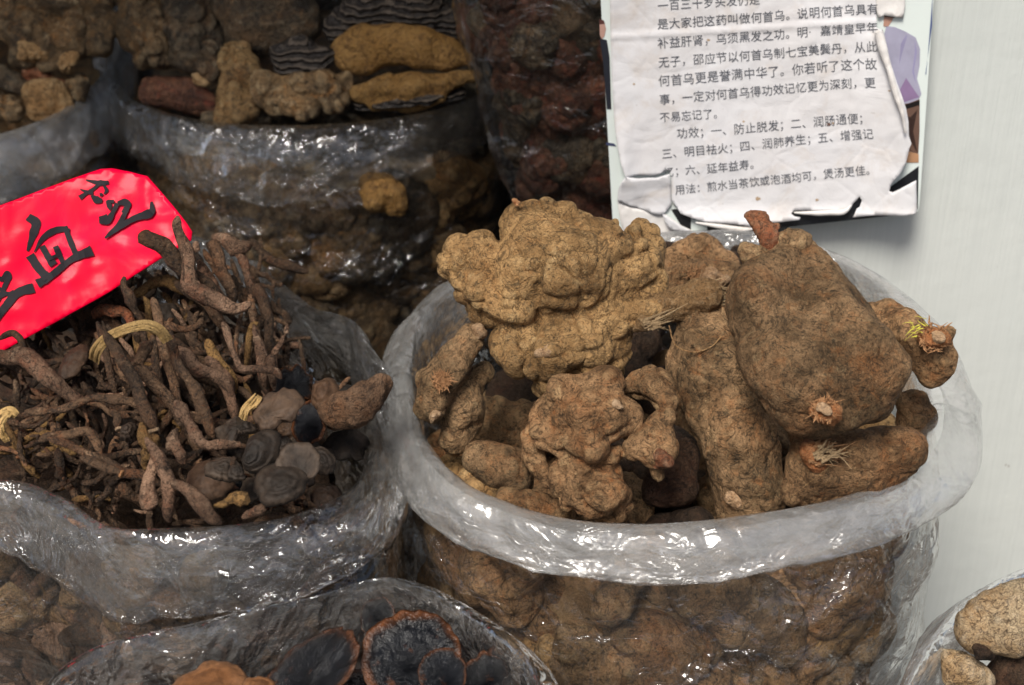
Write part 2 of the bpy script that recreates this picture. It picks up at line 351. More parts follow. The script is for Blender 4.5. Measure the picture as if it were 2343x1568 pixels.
# ------------------------------------------------------------------ plastic bags
def make_bag(name, label, rim, out=.022, drop=.045, base_z=-.25, shrink=.80, mats=('film', 'film_rim'), seed=1, inner=.05, n=460, wr=1.0, z_rim=RIM, foot=None, star=None):
    """rim: closed loop of (u, v, dz_cm[, out_cm, drop_cm]) picture points lying on the rim height"""
    P = []; O = []; Dp = []
    for r in rim:
        P.append(at_z(r[0], r[1], z_rim + r[2] / 100)); O.append(r[3] / 100 if len(r) > 3 else out); Dp.append(r[4] / 100 if len(r) > 4 else drop)
    P = catmull(np.array(P), n, True); OD = catmull(np.array([O, Dp]).T, n, True); O, Dp = OD[:, 0], OD[:, 1]
    cen = P.mean(0); cen[2] = 0
    # outward direction: horizontal normal of the loop
    T = np.roll(P, -1, 0) - np.roll(P, 1, 0); s = np.linalg.norm(T[:, :2], axis=1); T = T[:, :2] / s[:, None]
    N = np.stack([T[:, 1], -T[:, 0]], 1)
    area = np.sum(P[:, 0] * np.roll(P[:, 1], -1) - P[:, 1] * np.roll(P[:, 0], -1))
    if area < 0: N = -N
    N = np.c_[N, np.zeros(n)]
    N = (N + np.roll(N, 6, 0) + np.roll(N, -6, 0) + np.roll(N, 12, 0) + np.roll(N, -12, 0)); N /= np.linalg.norm(N, axis=1)[:, None]
    arc = np.cumsum(np.r_[0, np.linalg.norm(np.diff(np.vstack([P, P[:1]]), axis=0), axis=1)]); L = arc[-1]; arc = arc[:-1]
    ang = arc / L * 2 * math.pi; ring = np.stack([np.cos(ang), np.sin(ang)], 1) * L / (2 * math.pi)
    def nz(w, fr, sd, st=(1, 1), ty=ridge, o=3):               # periodic noise along the rim, w = distance across
        Q = np.c_[ring * fr * st[0], np.broadcast_to(w, (n,)) * fr * st[1]]; return ty(Q, o, sd)
    root = empty(name, (cen[0], cen[1], base_z)); tag(root, label, 'plastic bag')
    up = np.array([0, 0, 1.])
    # rolled rim: inside lip -> crest -> outside skirt -> tucked back under
    prof = [(-.35, -1.0), (-.32, -.7), (-.24, -.35), (-.1, -.12), (.12, 0), (.38, -.02), (.62, -.12), (.80, -.27), (.93, -.45), (.99, -.65), (.97, -.83), (.88, -.95), (.74, -1.0), (.58, -.95), (.46, -.8), (.36, -.6), (.28, -.4), (.2, -.2)]
    prof = catmull(np.array([(a, b, 0) for a, b in prof]), 46)[:, :2]
    rows = []; uvs = []; acc = 0
    for k, (a, b) in enumerate(prof):
        if k: acc += math.hypot((a - prof[k - 1][0]) * out, (b - prof[k - 1][1]) * drop)
        depth = inner if a < -.05 and k < 12 else 1
        hh = b * (Dp * (1 + .16 * nz(0, 14, seed + 40, ty=fbm) + .06 * nz(0, 50, seed + 41, ty=ridge)) if k >= 10 else np.full(n, inner))
        w = acc
        wob = .0065 * wr * nz(w, 9, seed, (1, 1.2), fbm) + .0022 * wr * nz(w + .10 * nz(0, 6, seed + 9, ty=fbm), 24, seed + 1, (.30, 1.8)) * np.clip(.6 + nz(w, 7, seed + 4, ty=fbm), 0, 1.3) + .0003 * wr * nz(w, 60, seed + 2, (.3, 1.6))
        wob = wob + wr * .0055 * np.clip(1 - 3.2 * np.abs(vnoise(np.c_[ring * 11 + w * 18, np.full(n, w * 9)], seed + 5)), 0, 1) * np.clip(.3 + 1.5 * nz(0, 9, seed + 12, ty=fbm), 0, 1)
        wob = wob + wr * .0045 * np.clip(1 - 3.5 * np.abs(vnoise(np.c_[ring * 13 - w * 22, np.full(n, w * 6)], seed + 6)), 0, 1) * np.clip(.3 - 1.5 * nz(0, 9, seed + 12, ty=fbm), 0, 1)
        env = min(1, .35 + k / 16)
        rows.append(P + N * (a * O + wob * env)[:, None] + up * (hh + .5 * wob * env)[:, None]); uvs.append(np.c_[arc / .25, np.full(n, acc / .25)])
    V = np.array(rows).reshape(-1, 3); m = len(rows)
    o = mesh_obj('rolled_rim', V, grid_faces(m, n, True), M[mats[1]], root, uv=np.array(uvs).reshape(-1, 2))
    # body film from under the roll to the base
    rows = []; uvs = []; mb = 130; H = P[:, 2] - base_z
    base = cen + (P - cen) * shrink if foot is None else foot(P, cen)
    for k in range(mb):
        s_ = k / (mb - 1); z = P[:, 2] - .006 - (H - .006) * s_
        f = s_ ** 1.8; q = P * (1 - f) + base * f; q[:, 2] = z
        bulge = .020 * math.sin(math.pi * min(1, s_ * 2.2)) if s_ < .4545 else 0
        w = s_ * float(H.mean())
        diag = arc * 0
        Q = np.c_[ring, np.full(n, w)]
        t1 = ridge(np.c_[ring * 13 + w * 14, np.full(n, w * 7)], 3, seed + 20); t2 = ridge(np.c_[ring * 12 - w * 16, np.full(n, w * 8)], 3, seed + 23)
        wob = wr * (.006 * fbm(Q * 10, 2, seed + 26) + .0055 * t1 * np.clip(.5 + vnoise(Q * 9, seed + 30), 0, 1) + .005 * t2 * np.clip(.5 - vnoise(Q * 9, seed + 30), 0, 1) + .0004 * ridge(Q * np.array([70, 70, 40]), 2, seed + 28))
        if star is not None:                                   # stretched folds running to where a root end pushes the film out
            dv = q - star; al = (dv * np.cross(N, up)).sum(1); dd = np.hypot(al, dv[:, 2]); an = np.arctan2(dv[:, 2], al)
            wob = wob + .009 * np.exp(-(dd / .045) ** 2) + .0075 * np.exp(-dd / .10) * np.clip(dd / .03, 0, 1) * (np.abs(np.sin(4.5 * an + 2 * vnoise(np.c_[dd * 9, an * .5, 0 * an], seed))) - .6)
        rows.append(q + N * (bulge + wob * min(1, s_ * 14 + .1))[:, None]); uvs.append(np.c_[arc / .25, np.full(n, w / .25)])
    # base cap ring
    for f in (.8, .5, .2, .02):
        q = cen + (rows[mb - 1] - cen) * f; q[:, 2] = base_z + .002; rows.append(q); uvs.append(np.c_[arc / .25, np.full(n, 3 - f)])
    V = np.array(rows).reshape(-1, 3)
    mesh_obj('bag_film', V, grid_faces(len(rows), n, True), M[mats[0]], root, uv=np.array(uvs).reshape(-1, 2))
    info = dict(P=P, N=N, cen=cen, base=base, base_z=base_z, n=n, shrink=shrink, ring=ring, root=root)
    def inside(j, s_, inset):                                  # a point inside the film: rim index, depth 0..1, inset in metres
        f = s_ ** 1.8; q = P[j] * (1 - f) + base[j] * f; q = q.copy(); q[2] = P[j][2] - (P[j][2] - base_z) * s_
        bulge = .020 * math.sin(math.pi * min(1, s_ * 2.2)) if s_ < .4545 else 0
        return q + N[j] * (bulge - inset)
    info['inside'] = inside
    return info
def core(bag, mat, label, cat, s0=.12, inset=.05, seed=3, top=.07, name='root_debris'):
    """the heap of broken bits that fills a bag behind the pieces one can see"""
    n = 120; js = (np.arange(n) * bag['n'] // n); rows = []
    for f in (0.03, .3, .6, .85): 
        r = np.array([bag['inside'](j, s0, inset) for j in js]); c = r.mean(0); q = c + (r - c) * f; q[:, 2] = c[2] + .012 * (1 - f); rows.append(q)
    for s_ in np.linspace(s0, .97, 26): rows.append(np.array([bag['inside'](j, s_, inset) for j in js]))
    V = np.array(rows).reshape(-1, 3); F = grid_faces(len(rows), n, True); N = normals(V, F)
    if (N[n * 10: n * 20] * (V[n * 10: n * 20] - V.mean(0))).sum() < 0: F = F[:, ::-1]; N = -N
    V = V + N * (.016 * ridge(V * 26, 3, seed) + .004 * fbm(V * 90, 2, seed))[:, None]
    return tag(mesh_obj(name, V, F, mat), label, cat, kind='stuff')

bagR = make_bag('plastic_bag', 'large clear bag of knobbly tubers with a thick milky rolled rim', [
    (950, 905, 0, 2.4, 3.3), (975, 990, 0, 2.6, 3.3), (1040, 1075, 0, 2.8, 3.4), (1140, 1135, 0, 2.6, 3.5), (1300, 1182, 0, 2.6, 3.3), (1500, 1192, 0, 2.8, 3.3), (1700, 1172, 0, 2.8, 3.3), (1900, 1135, 0, 2.8, 3.4),
    (2040, 1085, 0, 3, 3.3), (2115, 1000, 0, 4.0, 3.3), (2130, 900, 0, 4.2, 4), (2105, 780, 0, 3.6, 4), (2040, 670, 0, 2.6, 4), (1930, 590, 0, 2.2, 4), (1760, 545, 0, 2.2, 4), (1560, 540, 0, 2, 4), (1350, 555, 0, 2, 4), (1170, 590, 0, 2, 4), (1040, 650, 0, 2, 4), (970, 730, 0, 2.2, 4), (945, 820, 0, 2.4, 4)],
    seed=11, shrink=.93, inner=.055, star=at_z(1800, 1500, .30) )
bagL = make_bag('plastic_bag', 'clear bag of thin dark twisted roots below the red price card', [
    (-330, 950, 0), (-300, 1060, 0), (-120, 1090, 0, 2.5, 5), (40, 1090, 0, 2.6, 5.4), (150, 1130, 0, 2.4, 6), (260, 1195, 0, 2.4, 7), (400, 1200, 0, 2.6, 6), (560, 1190, 0, 2.6, 5.4), (700, 1160, 0, 2.6, 5), (810, 1100, 0, 2.6, 4.6),
    (850, 1000, 0, 2.4, 4), (840, 900, .6, 2, 4), (815, 800, 1.6, 1.4, 4), (795, 735, 2.2, .8, 4), (715, 700, 1.6, .8, 4), (640, 650, .6, 1, 4), (540, 585, 0, 1, 4), (430, 545, 0, 1, 4), (200, 530, 0, 1, 4), (-50, 560, 0, 1, 4), (-250, 680, 0, 2, 4), (-320, 820, 0, 2, 4)],
    seed=21, shrink=.86, mats=('film', 'film_rim_thin'), inner=.05)
bagB = make_bag('plastic_bag', 'clear crinkled bag of black ruffled mushrooms in front', [
    (110, 1600, 0, 1, 4), (215, 1500, 0, 1, 4), (330, 1468, 0, 1, 4), (520, 1430, 0, 1, 4), (700, 1375, 0, 1, 4), (860, 1325, 0, 1.2, 4), (960, 1345, 0, 1.5, 4), (1060, 1400, 0, 1.6, 4), (1150, 1470, 0, 1.8, 4), (1215, 1570, 0, 2, 4), (1230, 1720, 0, 2, 4), (1130, 1900, 0), (900, 2020, 0), (600, 2060, 0), (300, 1980, 0), (120, 1800, 0)],
    seed=31, shrink=.86, z_rim=.372, mats=('film', 'film_rim_thin'), inner=.085, wr=.9)
bagC = make_bag('plastic_bag', 'bag of cream sliced roots at the corner below the wall', [
    (2085, 1640, 0, 1.2, 4), (2140, 1500, 0, 1.4, 4), (2215, 1405, 0, 1.5, 4), (2330, 1330, 0, 1.6, 4), (2480, 1290, 0, 1.6, 4), (2700, 1300, 0, 1.6, 4), (2900, 1450, 0, 1.6, 4), (2900, 1750, 0), (2700, 1950, 0), (2350, 1950, 0), (2130, 1820, 0)],
    seed=41, shrink=.85, z_rim=.33, wr=.6)
bagM = make_bag('plastic_bag', 'dim clear bag of bracket fungi slices at the back', [
    (262, 90, 0, 1.5, 4), (285, 200, 0, 2.2, 5.5), (370, 250, 0, 2.4, 6.4), (480, 275, 0, 2.6, 7.4), (620, 285, 0, 2.8, 7.6), (780, 280, 0, 2.8, 6.6), (930, 262, 0, 2.8, 5.8), (1060, 228, 0, 2.6, 5.2), (1140, 180, 0, 2.2, 4.4), (1165, 120, .5, 1.5, 4), (1150, 20, 0), (1050, -60, 0), (850, -110, 0), (600, -120, 0), (380, -70, 0), (280, 10, 0)],
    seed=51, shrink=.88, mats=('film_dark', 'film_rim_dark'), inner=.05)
bagT = make_bag('plastic_bag', 'back corner bag of lumpy brown resin chunks with crinkled rim', [
    (-420, 250, 0), (-250, 310, 0, 2.2, 6), (-80, 320, 0, 2.4, 6.6), (60, 285, 0, 2.4, 6.4), (150, 240, 0, 2.4, 6), (215, 185, 0, 2.4, 5.5), (258, 120, 0, 2.2, 4.6), (262, 50, 0, 1.6, 4), (220, -30, 0), (100, -90, 0), (-100, -110, 0), (-300, -50, 0), (-400, 100, 0)],
    seed=61, shrink=.88, mats=('film', 'film_rim'), inner=.04)
# ------------------------------------------------------------------ flat outline -> fine triangulated sheet (scan grid clipped to the outline)
import mathutils.geometry as mg
def tri_sheet(poly, step):
    """triangulate an outline (v-pixels) with interior points every `step`"""
    poly = [np.array(p, float) for p in poly]; B = []
    for a, b in zip(poly, poly[1:] + poly[:1]):
        k = max(1, int(np.linalg.norm(b - a) / step)); B += [a + (b - a) * i / k for i in range(k)]
    B = np.array(B); lo, hi = B.min(0), B.max(0)
    gx, gy = np.meshgrid(np.arange(lo[0] + step / 2, hi[0], step), np.arange(lo[1] + step / 2, hi[1], step)); G = np.c_[gx.ravel(), gy.ravel()]
    x0, y0 = B[:, 0], B[:, 1]; x1, y1 = np.roll(x0, -1), np.roll(y0, -1)
    ins = np.zeros(len(G), bool); dm = np.full(len(G), 1e9)
    for i in range(len(B)):
        c = ((y0[i] > G[:, 1]) != (y1[i] > G[:, 1])); ins ^= c & (G[:, 0] < (x1[i] - x0[i]) * (G[:, 1] - y0[i]) / ((y1[i] - y0[i]) if y1[i] != y0[i] else 1e-9) + x0[i])
        dm = np.minimum(dm, np.hypot(G[:, 0] - x0[i], G[:, 1] - y0[i]))
    G = G[ins & (dm > step * .55)]; A = np.vstack([B, G]); nb = len(B)
    vs, _, fs, *_ = mg.delaunay_2d_cdt([Vector(p) for p in A], [(i, (i + 1) % nb) for i in range(nb)], [list(range(nb))], 1, 1e-5)
    return np.array([tuple(v) for v in vs]), [tuple(f) for f in fs]
def sheet(name, poly, place, mat, parent=None, step=9, off=0., thick=0.0, smooth=True):
    """place(uv array, off) -> world points; thick gives the sheet a back and an edge"""
    UV, F = tri_sheet(poly, step); V = place(UV, off); F = list(F); m = len(V)
    if thick:
        E = {}
        for f in F:
            for a, b in zip(f, f[1:] + f[:1]): E[(a, b)] = 1
        rim = [(a, b) for (a, b) in E if (b, a) not in E]
        V = np.vstack([V, place(UV, off - thick)]); F += [tuple(i + m for i in reversed(f)) for f in F] + [(b, a, a + m, b + m) for a, b in rim]
        UV = np.vstack([UV, UV])
    return mesh_obj(name, V, F, mat, parent, smooth=smooth, uv=UV / 300)
def paper_mat(name, col, stain=(.42, .30, .18), amt=.5, rough=.6, spec=.3, crink=1.0, coat=0, fleck=True):
    t = NT(name); tc = t.n('ShaderNodeTexCoord'); o = tc.outputs['Object']
    n = t.noise(o, 26, 6, .7, .6); n2 = t.noise(o, 9, 3, .6); n3 = t.noise(o, 170, 3, .6)
    c = t.mix(t.ramp(n, [(.52, t.g(0)), (.72, t.g(amt))]), col, stain)
    c = t.mix(t.ramp(n2, [(.40, t.g(.0)), (.75, t.g(amt * .5))]), c, stain)
    if fleck: c = t.mix(t.ramp(n3, [(.70, t.g(0)), (.76, t.g(amt * .9))]), c, tuple(x * .4 for x in stain))
    vo = t.n('ShaderNodeTexVoronoi', feature='DISTANCE_TO_EDGE', i={'Vector': o, 'Scale': 21.0}).outputs[0]
    b = t.bump(t.noise(o, 30, 5, .6, .8), .5 * crink, .004); b = t.bump(t.ramp(vo, [(0, t.g(0)), (.06, t.g(1))]), .22 * crink, .0015, b); b = t.bump(t.noise(o, 16, 2, .5), .4 * crink, .006, b)
    t.pbr(**{'Base Color': c, 'Roughness': rough, 'Specular IOR Level': spec, 'Normal': b, 'Coat Weight': coat, 'Coat Roughness': .12}); return t.m
def flat(name, col, rough=.4, var=.12, spec=.4):
    t = NT(name); o = t.obj(); n = t.noise(o, 60, 4, .6)
    c = t.mix(n, tuple(x * (1 - var) for x in col), tuple(min(1, x * (1 + var)) for x in col))
    t.pbr(**{'Base Color': c, 'Roughness': rough, 'Specular IOR Level': spec}); return t.m
BY = 1.262
# the board hangs from above, a little proud of the wall, its face turned a touch towards the camera's left
b0 = at_y(1750, 520, BY); bn = np.array([-.06, -1, .05]); bn /= np.linalg.norm(bn)
def on_board(UV, off=0.0, extra=None):
    r = ray(UV[:, 0], UV[:, 1]); t = ((b0 - CAM) @ bn) / (r @ bn); p = CAM + r * t[:, None] + bn * off
    if extra is not None: p = p + bn * extra[:, None]
    return p
notice = empty('notice_board', on_board(np.array([[1750., 520.]]), -.004)[0])
tag(notice, 'white notice board with a torn paper of printed Chinese text stuck over it', 'notice board')
M['board'] = flat('board_white', (.66, .72, .69), .28, .04); M['board_edge'] = flat('board_edge', (.45, .44, .38), .6)
sheet('board', [(1371, -60), (2139, -60), (2131, 60), (2103, 468), (2100, 483), (2088, 490), (1900, 508), (1750, 523), (1615, 541), (1530, 555), (1405, 574), (1398, 450), (1384, 200)], lambda U, o: on_board(U, o), M['board'], notice, 40, 0, .004, smooth=False)
def printed(name, poly, col, off=.0004, rough=.3):
    return sheet(name, poly, lambda U, o: on_board(U, o), flat(name, col, rough, .25), notice, 14, off)
printed('printed_band', [(1543, 478), (1580, 486), (1580, 552), (1535, 480)], (.012, .012, .014))
printed('printed_band', [(1618, 492), (2030, 432), (2101, 380), (2099, 478), (2090, 488), (1617, 539)], (.012, .013, .016), .0005)
printed('printed_margin', [(2131, 60), (2134, -60), (2136.5, -60), (2118, 170), (2116, 170)], (.06, .09, .22), .0008)
sh = printed('printed_shirt', [(2027, 60), (2046, 62), (2070, 72), (2094, 86), (2104, 112), (2103, 150), (2097, 180), (2103, 200), (2107, 215), (2100, 228), (2078, 236), (2055, 240), (2030, 230), (2010, 120)], (.34, .33, .43), .0006)
printed('printed_shirt', [(2060, 100), (2072, 80), (2075, 82), (2062, 125), (2056, 150)], (.28, .26, .40), .0008)
printed('printed_shirt', [(2092, 92), (2097, 120), (2090, 160), (2094, 190), (2086, 165), (2092, 120)], (.27, .25, .40), .0008)
printed('printed_shirt', [(2058, 205), (2072, 178), (2090, 205), (2102, 222), (2060, 236)], (.25, .17, .30), .0008)
printed('printed_head', [(2022, 34), (2044, 36), (2040, 48), (2030, 62), (2020, 60)], (.42, .24, .18), .0006)
printed('printed_head', [(2022, 30), (2046, 35), (2045, 41), (2022, 38)], (.02, .015, .015), .0008)
printed('printed_trousers', [(2055, 240), (2078, 236), (2103, 227), (2103, 300), (2100, 352), (2076, 345), (2060, 300)], (.13, .075, .055), .0007)
printed('printed_trousers', [(2062, 242), (2103, 229), (2103, 240), (2064, 252)], (.01, .008, .008), .0009)
printed('printed_trousers', [(2066, 262), (2082, 268), (2098, 250), (2088, 300), (2098, 350), (2080, 318), (2070, 300)], (.035, .018, .014), .0009)
printed('printed_table', [(2070, 345), (2101, 352), (2101, 372), (2066, 372)], (.40, .22, .12), .0006)
printed('printed_suit', [(1372, 88), (1388, 92), (1394, 130), (1397, 220), (1398, 250), (1388, 250), (1380, 150)], (.02, .022, .03), .0006)
printed('printed_head', [(1371, 48), (1382, 50), (1386, 66), (1382, 84), (1376, 90), (1372, 80)], (.45, .27, .22), .0006)
printed('printed_head', [(1371, 44), (1380, 46), (1384, 54), (1371, 56)], (.10, .04, .035), .0008)
printed('printed_suit', [(1386, 326), (1404, 328), (1410, 335), (1387, 332)], (.05, .06, .12), .0006)

M['paper'] = paper_mat('paper', (.68, .675, .69), amt=.30, crink=.6); M['paper_back'] = paper_mat('paper_worn', (.70, .68, .66), amt=.5)
def pz(UV, lift_edges=()):
    """how far the paper stands off the board: soft buckles, curled edges and the folded crease"""
    x, y = UV[:, 0], UV[:, 1]; P3 = np.c_[x, y, 0 * x] / 300
    z = .0022 + .0022 * fbm(P3 * 1.6, 3, 5) + .0006 * ridge(P3 * 5, 3, 9) + .0003 * ridge(P3 * 13, 2, 12)
    z += .010 * np.clip((x - 1925) / 130, 0, 1) ** 2 * np.clip((y - 40) / 120, 0, 1)
    cr = 62 + (x - 1393) * (-.062) + 0; z += .0016 * np.exp(-((y - (84 - (x - 1393) * .060)) / 5) ** 2)
    z += .006 * np.exp(-((x - 1425) / 22) ** 2) * np.clip((y - 250) / 120, 0, 1)
    z += .005 * np.clip((y - 455) / 45, 0, 1) ** 2
    return z
def on_paper(UV, off=0.): return on_board(UV, off, pz(UV))
paper = sheet('paper', [(1394, -60), (1396, 60), (1398, 150), (1402, 230), (1406, 290), (1412, 330), (1420, 368), (1429, 394), (1432, 402), (1460, 398), (1500, 400), (1531, 385), (1534, 398), (1536, 455), (1540, 462), (1549, 472), (1556, 484), (1580, 492), (1612, 500), (1650, 503), (1700, 508), (1722, 513), (1745, 504), (1790, 500), (1826, 497), (1829, 492), (1815, 490), (1808, 484), (1815, 478), (1870, 479), (1925, 480), (1945, 474), (1950, 462), (1958, 455), (1964, 447), (1970, 455), (1965, 470), (1958, 474), (1953, 485), (1948, 492), (2000, 486), (2060, 482), (2088, 478), (2092, 470), (2090, 402), (2060, 418), (2038, 432), (2030, 430), (2034, 415), (2050, 392), (2066, 366), (2074, 330), (2079, 318), (2073, 300), (2072, 268), (2067, 240), (2058, 212), (2046, 180), (2034, 140), (2022, 92), (2014, 66), (2004, 62), (2003, -60)], on_paper, M['paper'], notice, 7, .0004, .0003)
paper['label'] = 'printed sheet with torn lower edge'
sheet('paper_flap', [(1430, 397), (1419, 412), (1413, 432), (1412, 456), (1440, 470), (1470, 478), (1500, 488), (1515, 490), (1530, 474), (1535, 466), (1534, 420), (1531, 392), (1500, 402), (1460, 401)], lambda U, o: on_board(U, o, .005 + .004 * fbm(np.c_[U / 60, 0 * U[:, 0]], 2, 3) + .004 * np.clip((430 - U[:, 1]) / 40, 0, 1)), M['paper'], notice, 7, .0003, .0003)
sheet('paper_flap', [(1412, 457), (1418, 500), (1428, 540), (1440, 580), (1530, 556), (1613, 540), (1596, 532), (1560, 516), (1532, 496), (1520, 488), (1508, 490), (1470, 479), (1440, 471)], lambda U, o: on_board(U, o, .0015 + .002 * fbm(np.c_[U / 50, 0 * U[:, 0]], 2, 8)), M['paper_back'], notice, 8, .0003, .0003)
sheet('paper_flap', [(1515, 484), (1527, 490), (1560, 512), (1603, 531), (1560, 527), (1535, 520), (1522, 505)], lambda U, o: on_board(U, o, .006 + .006 * np.clip((U[:, 0] - 1515) / 90, 0, 1) * np.clip((528 - U[:, 1]) / 40, 0, 1)), M['paper'], notice, 6, .0006, .0003)
def tube_strip(name, pts, rad, mat, parent, off0=.006, seed=0, turns=1.5):
    """the rolled-over edge of the paper, an open curl"""
    U = catmull(np.array([(a, b, 0) for a, b in pts], float), 50)[:, :2]; rad = np.interp(np.linspace(0, 1, 50), np.linspace(0, 1, len(rad)), rad)
    C = on_board(U, 0, pz(U) + off0); T = np.gradient(C, axis=0); T /= np.linalg.norm(T, axis=1)[:, None]; S = np.cross(T, bn)
    rows = []
    for k in range(18):
        a = -math.pi * .6 + turns * 2 * math.pi * k / 17 * .6; rr = rad * (1 - .25 * k / 17) * (1 + .1 * vnoise(np.c_[U / 30, np.full(50, k * .2)], seed))
        rows.append(C + (S * math.cos(a) + bn * math.sin(a)) * rr[:, None] + bn * rad[:, None])
    V = np.array(rows).transpose(1, 0, 2).reshape(-1, 3); return mesh_obj(name, V, grid_faces(50, 18), mat, parent)
tube_strip('paper_curl', [(2006, 64), (2014, 100), (2028, 150), (2042, 200), (2056, 245), (2064, 290)], [.0045, .0045, .0032, .0028, .0022, .0012], M['paper_back'], notice, .003)
sheet('paper_scrap', [(2003, -60), (2066, -60), (2069, 10), (2064, 40), (2040, 36), (2022, 33), (2008, 40), (2003, 20)], lambda U, o: on_board(U, o, .003 + .002 * fbm(np.c_[U / 40, 0 * U[:, 0]], 2, 18)), M['paper_back'], notice, 8, .0003, .0003)
tube_strip('paper_curl', [(1590, 500), (1640, 506), (1700, 513), (1722, 515)], [.001, .003, .003, .001], M['paper_back'], notice, .0005, 4, 1.2)
tube_strip('paper_curl', [(1815, 481), (1870, 480), (1925, 477), (1945, 466)], [.001, .0035, .0035, .001], M['paper_back'], notice, .0005, 5, 1.2)

M['ink'] = flat('ink', (.085, .09, .105), .6, .3)
LINES = [('一百三十岁头发仍是', (1503, 13), (1738, -4)),
 ('是大家把这药叫做何首乌。说明何首乌具有', (1503, 55), (2008, 18)), ('补益肝肾，乌须黑发之功。明·嘉靖皇早年', (1503, 98), (2007, 60)),
 ('无子，邵应节以何首乌制七宝美鬓丹，从此', (1505, 141), (2005, 103)), ('何首乌更是誉满中华了。你若听了这个故', (1505, 184), (2004, 142)),
 ('事，一定对何首乌得功效记忆更为深刻，更', (1507, 226), (2000, 184)), ('不易忘记了。', (1508, 267), (1655, 256)),
 ('功效；一、防止脱发；二、润肠通便；', (1547, 304), (1988, 267)), ('三、明目祛火；四、润肺养生；五、增强记', (1512, 350), (1996, 302)),
 ('忆；六、延年益寿。', (1517, 392), (1738, 371)), ('用法：煎水当茶饮或泡酒均可，煲汤更佳。', (1543, 433), (2002, 384))]
glyphs = {}
def glyph(ch):
    if ch not in glyphs:
        cu = bpy.data.curves.new('glyph', 'FONT'); cu.body = ch; cu.resolution_u = 2; cu.size = 1; ob = bpy.data.objects.new('glyph', cu); COL.objects.link(ob)
        dg = bpy.context.evaluated_depsgraph_get(); dg.update(); me = ob.evaluated_get(dg).to_mesh()
        V = np.empty(len(me.vertices) * 3); me.vertices.foreach_get('co', V); V = V.reshape(-1, 3)[:, :2]; F = [tuple(p.vertices) for p in me.polygons]
        bpy.data.objects.remove(ob); bpy.data.curves.remove(cu); glyphs[ch] = (V, F)
    return glyphs[ch]
hv, hf = glyph('国'); ex0, ex1 = hv[:, 0].min(), hv[:, 0].max(); ey0, ey1 = hv[:, 1].min(), hv[:, 1].max(); gs = (ex1 - ex0) / .88; cxg, cyg = (ex0 + ex1) / 2, (ey0 + ey1) / 2
for li, (txt, A, B) in enumerate(LINES):
    A = np.array(A, float); B = np.array(B, float); d = (B - A) / len(txt); s = np.linalg.norm(d); dn = d / s; up = np.array([dn[1], -dn[0]]) * 1.0
    down_lean = np.array([.02, 0])
    VV = []; FF = []; o_ = 0
    for i, ch in enumerate(txt):
        V, F = glyph(ch)
        if not len(V): continue
        c = A + d * (i + .5); jx = rng.normal(0, .25, 2)
        q = (V - [cxg, cyg]) / gs; q = c + jx + q[:, :1] * s * .93 * dn + q[:, 1:] * s * .95 * (up + down_lean)
        # keep what the torn hole leaves
        VV.append(q); FF += [tuple(k + o_ for k in f) for f in F]; o_ += len(q)
    UV = np.vstack(VV); o = mesh_obj('printed_line', on_paper(UV, .0009), FF, M['ink'], notice, smooth=False)
# specks and stains on paper: thin flakes of dirt
for k, (a, b, r) in enumerate([(1733, 452, 6), (1868, 455, 4), (1895, 283, 5), (1905, 280, 3), (1620, 90, 4), (2030, 200, 3), (1450, 190, 3), (1700, 275, 3)]):
    pl = [(a + r * (1 + .4 * math.sin(5 * t + k)) * math.cos(t), b + r * .7 * (1 + .3 * math.cos(3 * t)) * math.sin(t)) for t in np.linspace(0, 2 * math.pi, 11)[:-1]]
    sheet('stain', pl, on_paper, flat('stain', (.40, .29, .19) if k != 2 else (.2, .09, .05), .7), notice, 4, .0007)

# ------------------------------------------------------------------ red price card in clear film, brush characters
c0 = at_z(250, 770, RIM + .045); cn = np.array([.10, -.80, .60]); cn /= np.linalg.norm(cn)
def on_card(UV, off=0.):
    r = ray(UV[:, 0], UV[:, 1]); t = ((c0 - CAM) @ cn) / (r @ cn); P3 = np.c_[UV / 300, 0 * UV[:, :1]]
    z = .003 * fbm(P3 * 1.5, 2, 4) + .0012 * ridge(P3 * 4, 2, 6) + .012 * ((UV[:, 0] - 150) / 300) ** 2
    return CAM + r * t[:, None] + cn * (off + z)[:, None]
card = empty('price_card', on_card(np.array([[200., 640.]]), -.002)[0]); tag(card, 'bright red paper card with black brush characters tucked in among thin roots', 'price card')
def red_mat():
    t = NT('red_paper'); o = t.n('ShaderNodeTexCoord').outputs['Object']; n = t.noise(o, 30, 4, .6)
    c = t.mix(n, (.62, .0, .016), (.72, .0, .034)); c = t.mix(t.ramp(t.noise(o, 12, 4, .6, .5), [(.5, t.g(0)), (.7, t.g(.35))]), c, (.78, .001, .07))
    b = t.bump(t.noise(o, 26, 3, .5, .8), .3, .002)
    t.pbr(**{'Base Color': c, 'Roughness': .6, 'Specular IOR Level': .05, 'Normal': b, 'Coat Weight': .12, 'Coat Roughness': .22, 'Coat Normal': t.bump(t.noise(o, 14, 3, .55, 1.2), .22, .005, b)}); return t.m
sheet('card', [(-160, 516), (-60, 491), (0, 474), (90, 438), (170, 408), (232, 388), (258, 388), (300, 396), (340, 408), (368, 440), (400, 478), (430, 516), (443, 536), (441, 556), (425, 566), (356, 604), (250, 668), (150, 724), (57, 776), (0, 809), (-160, 880)], on_card, red_mat(), card, 9, 0, .0012)
M['brush'] = flat('brush_ink', (.008, .006, .009), .6, .1, .15)
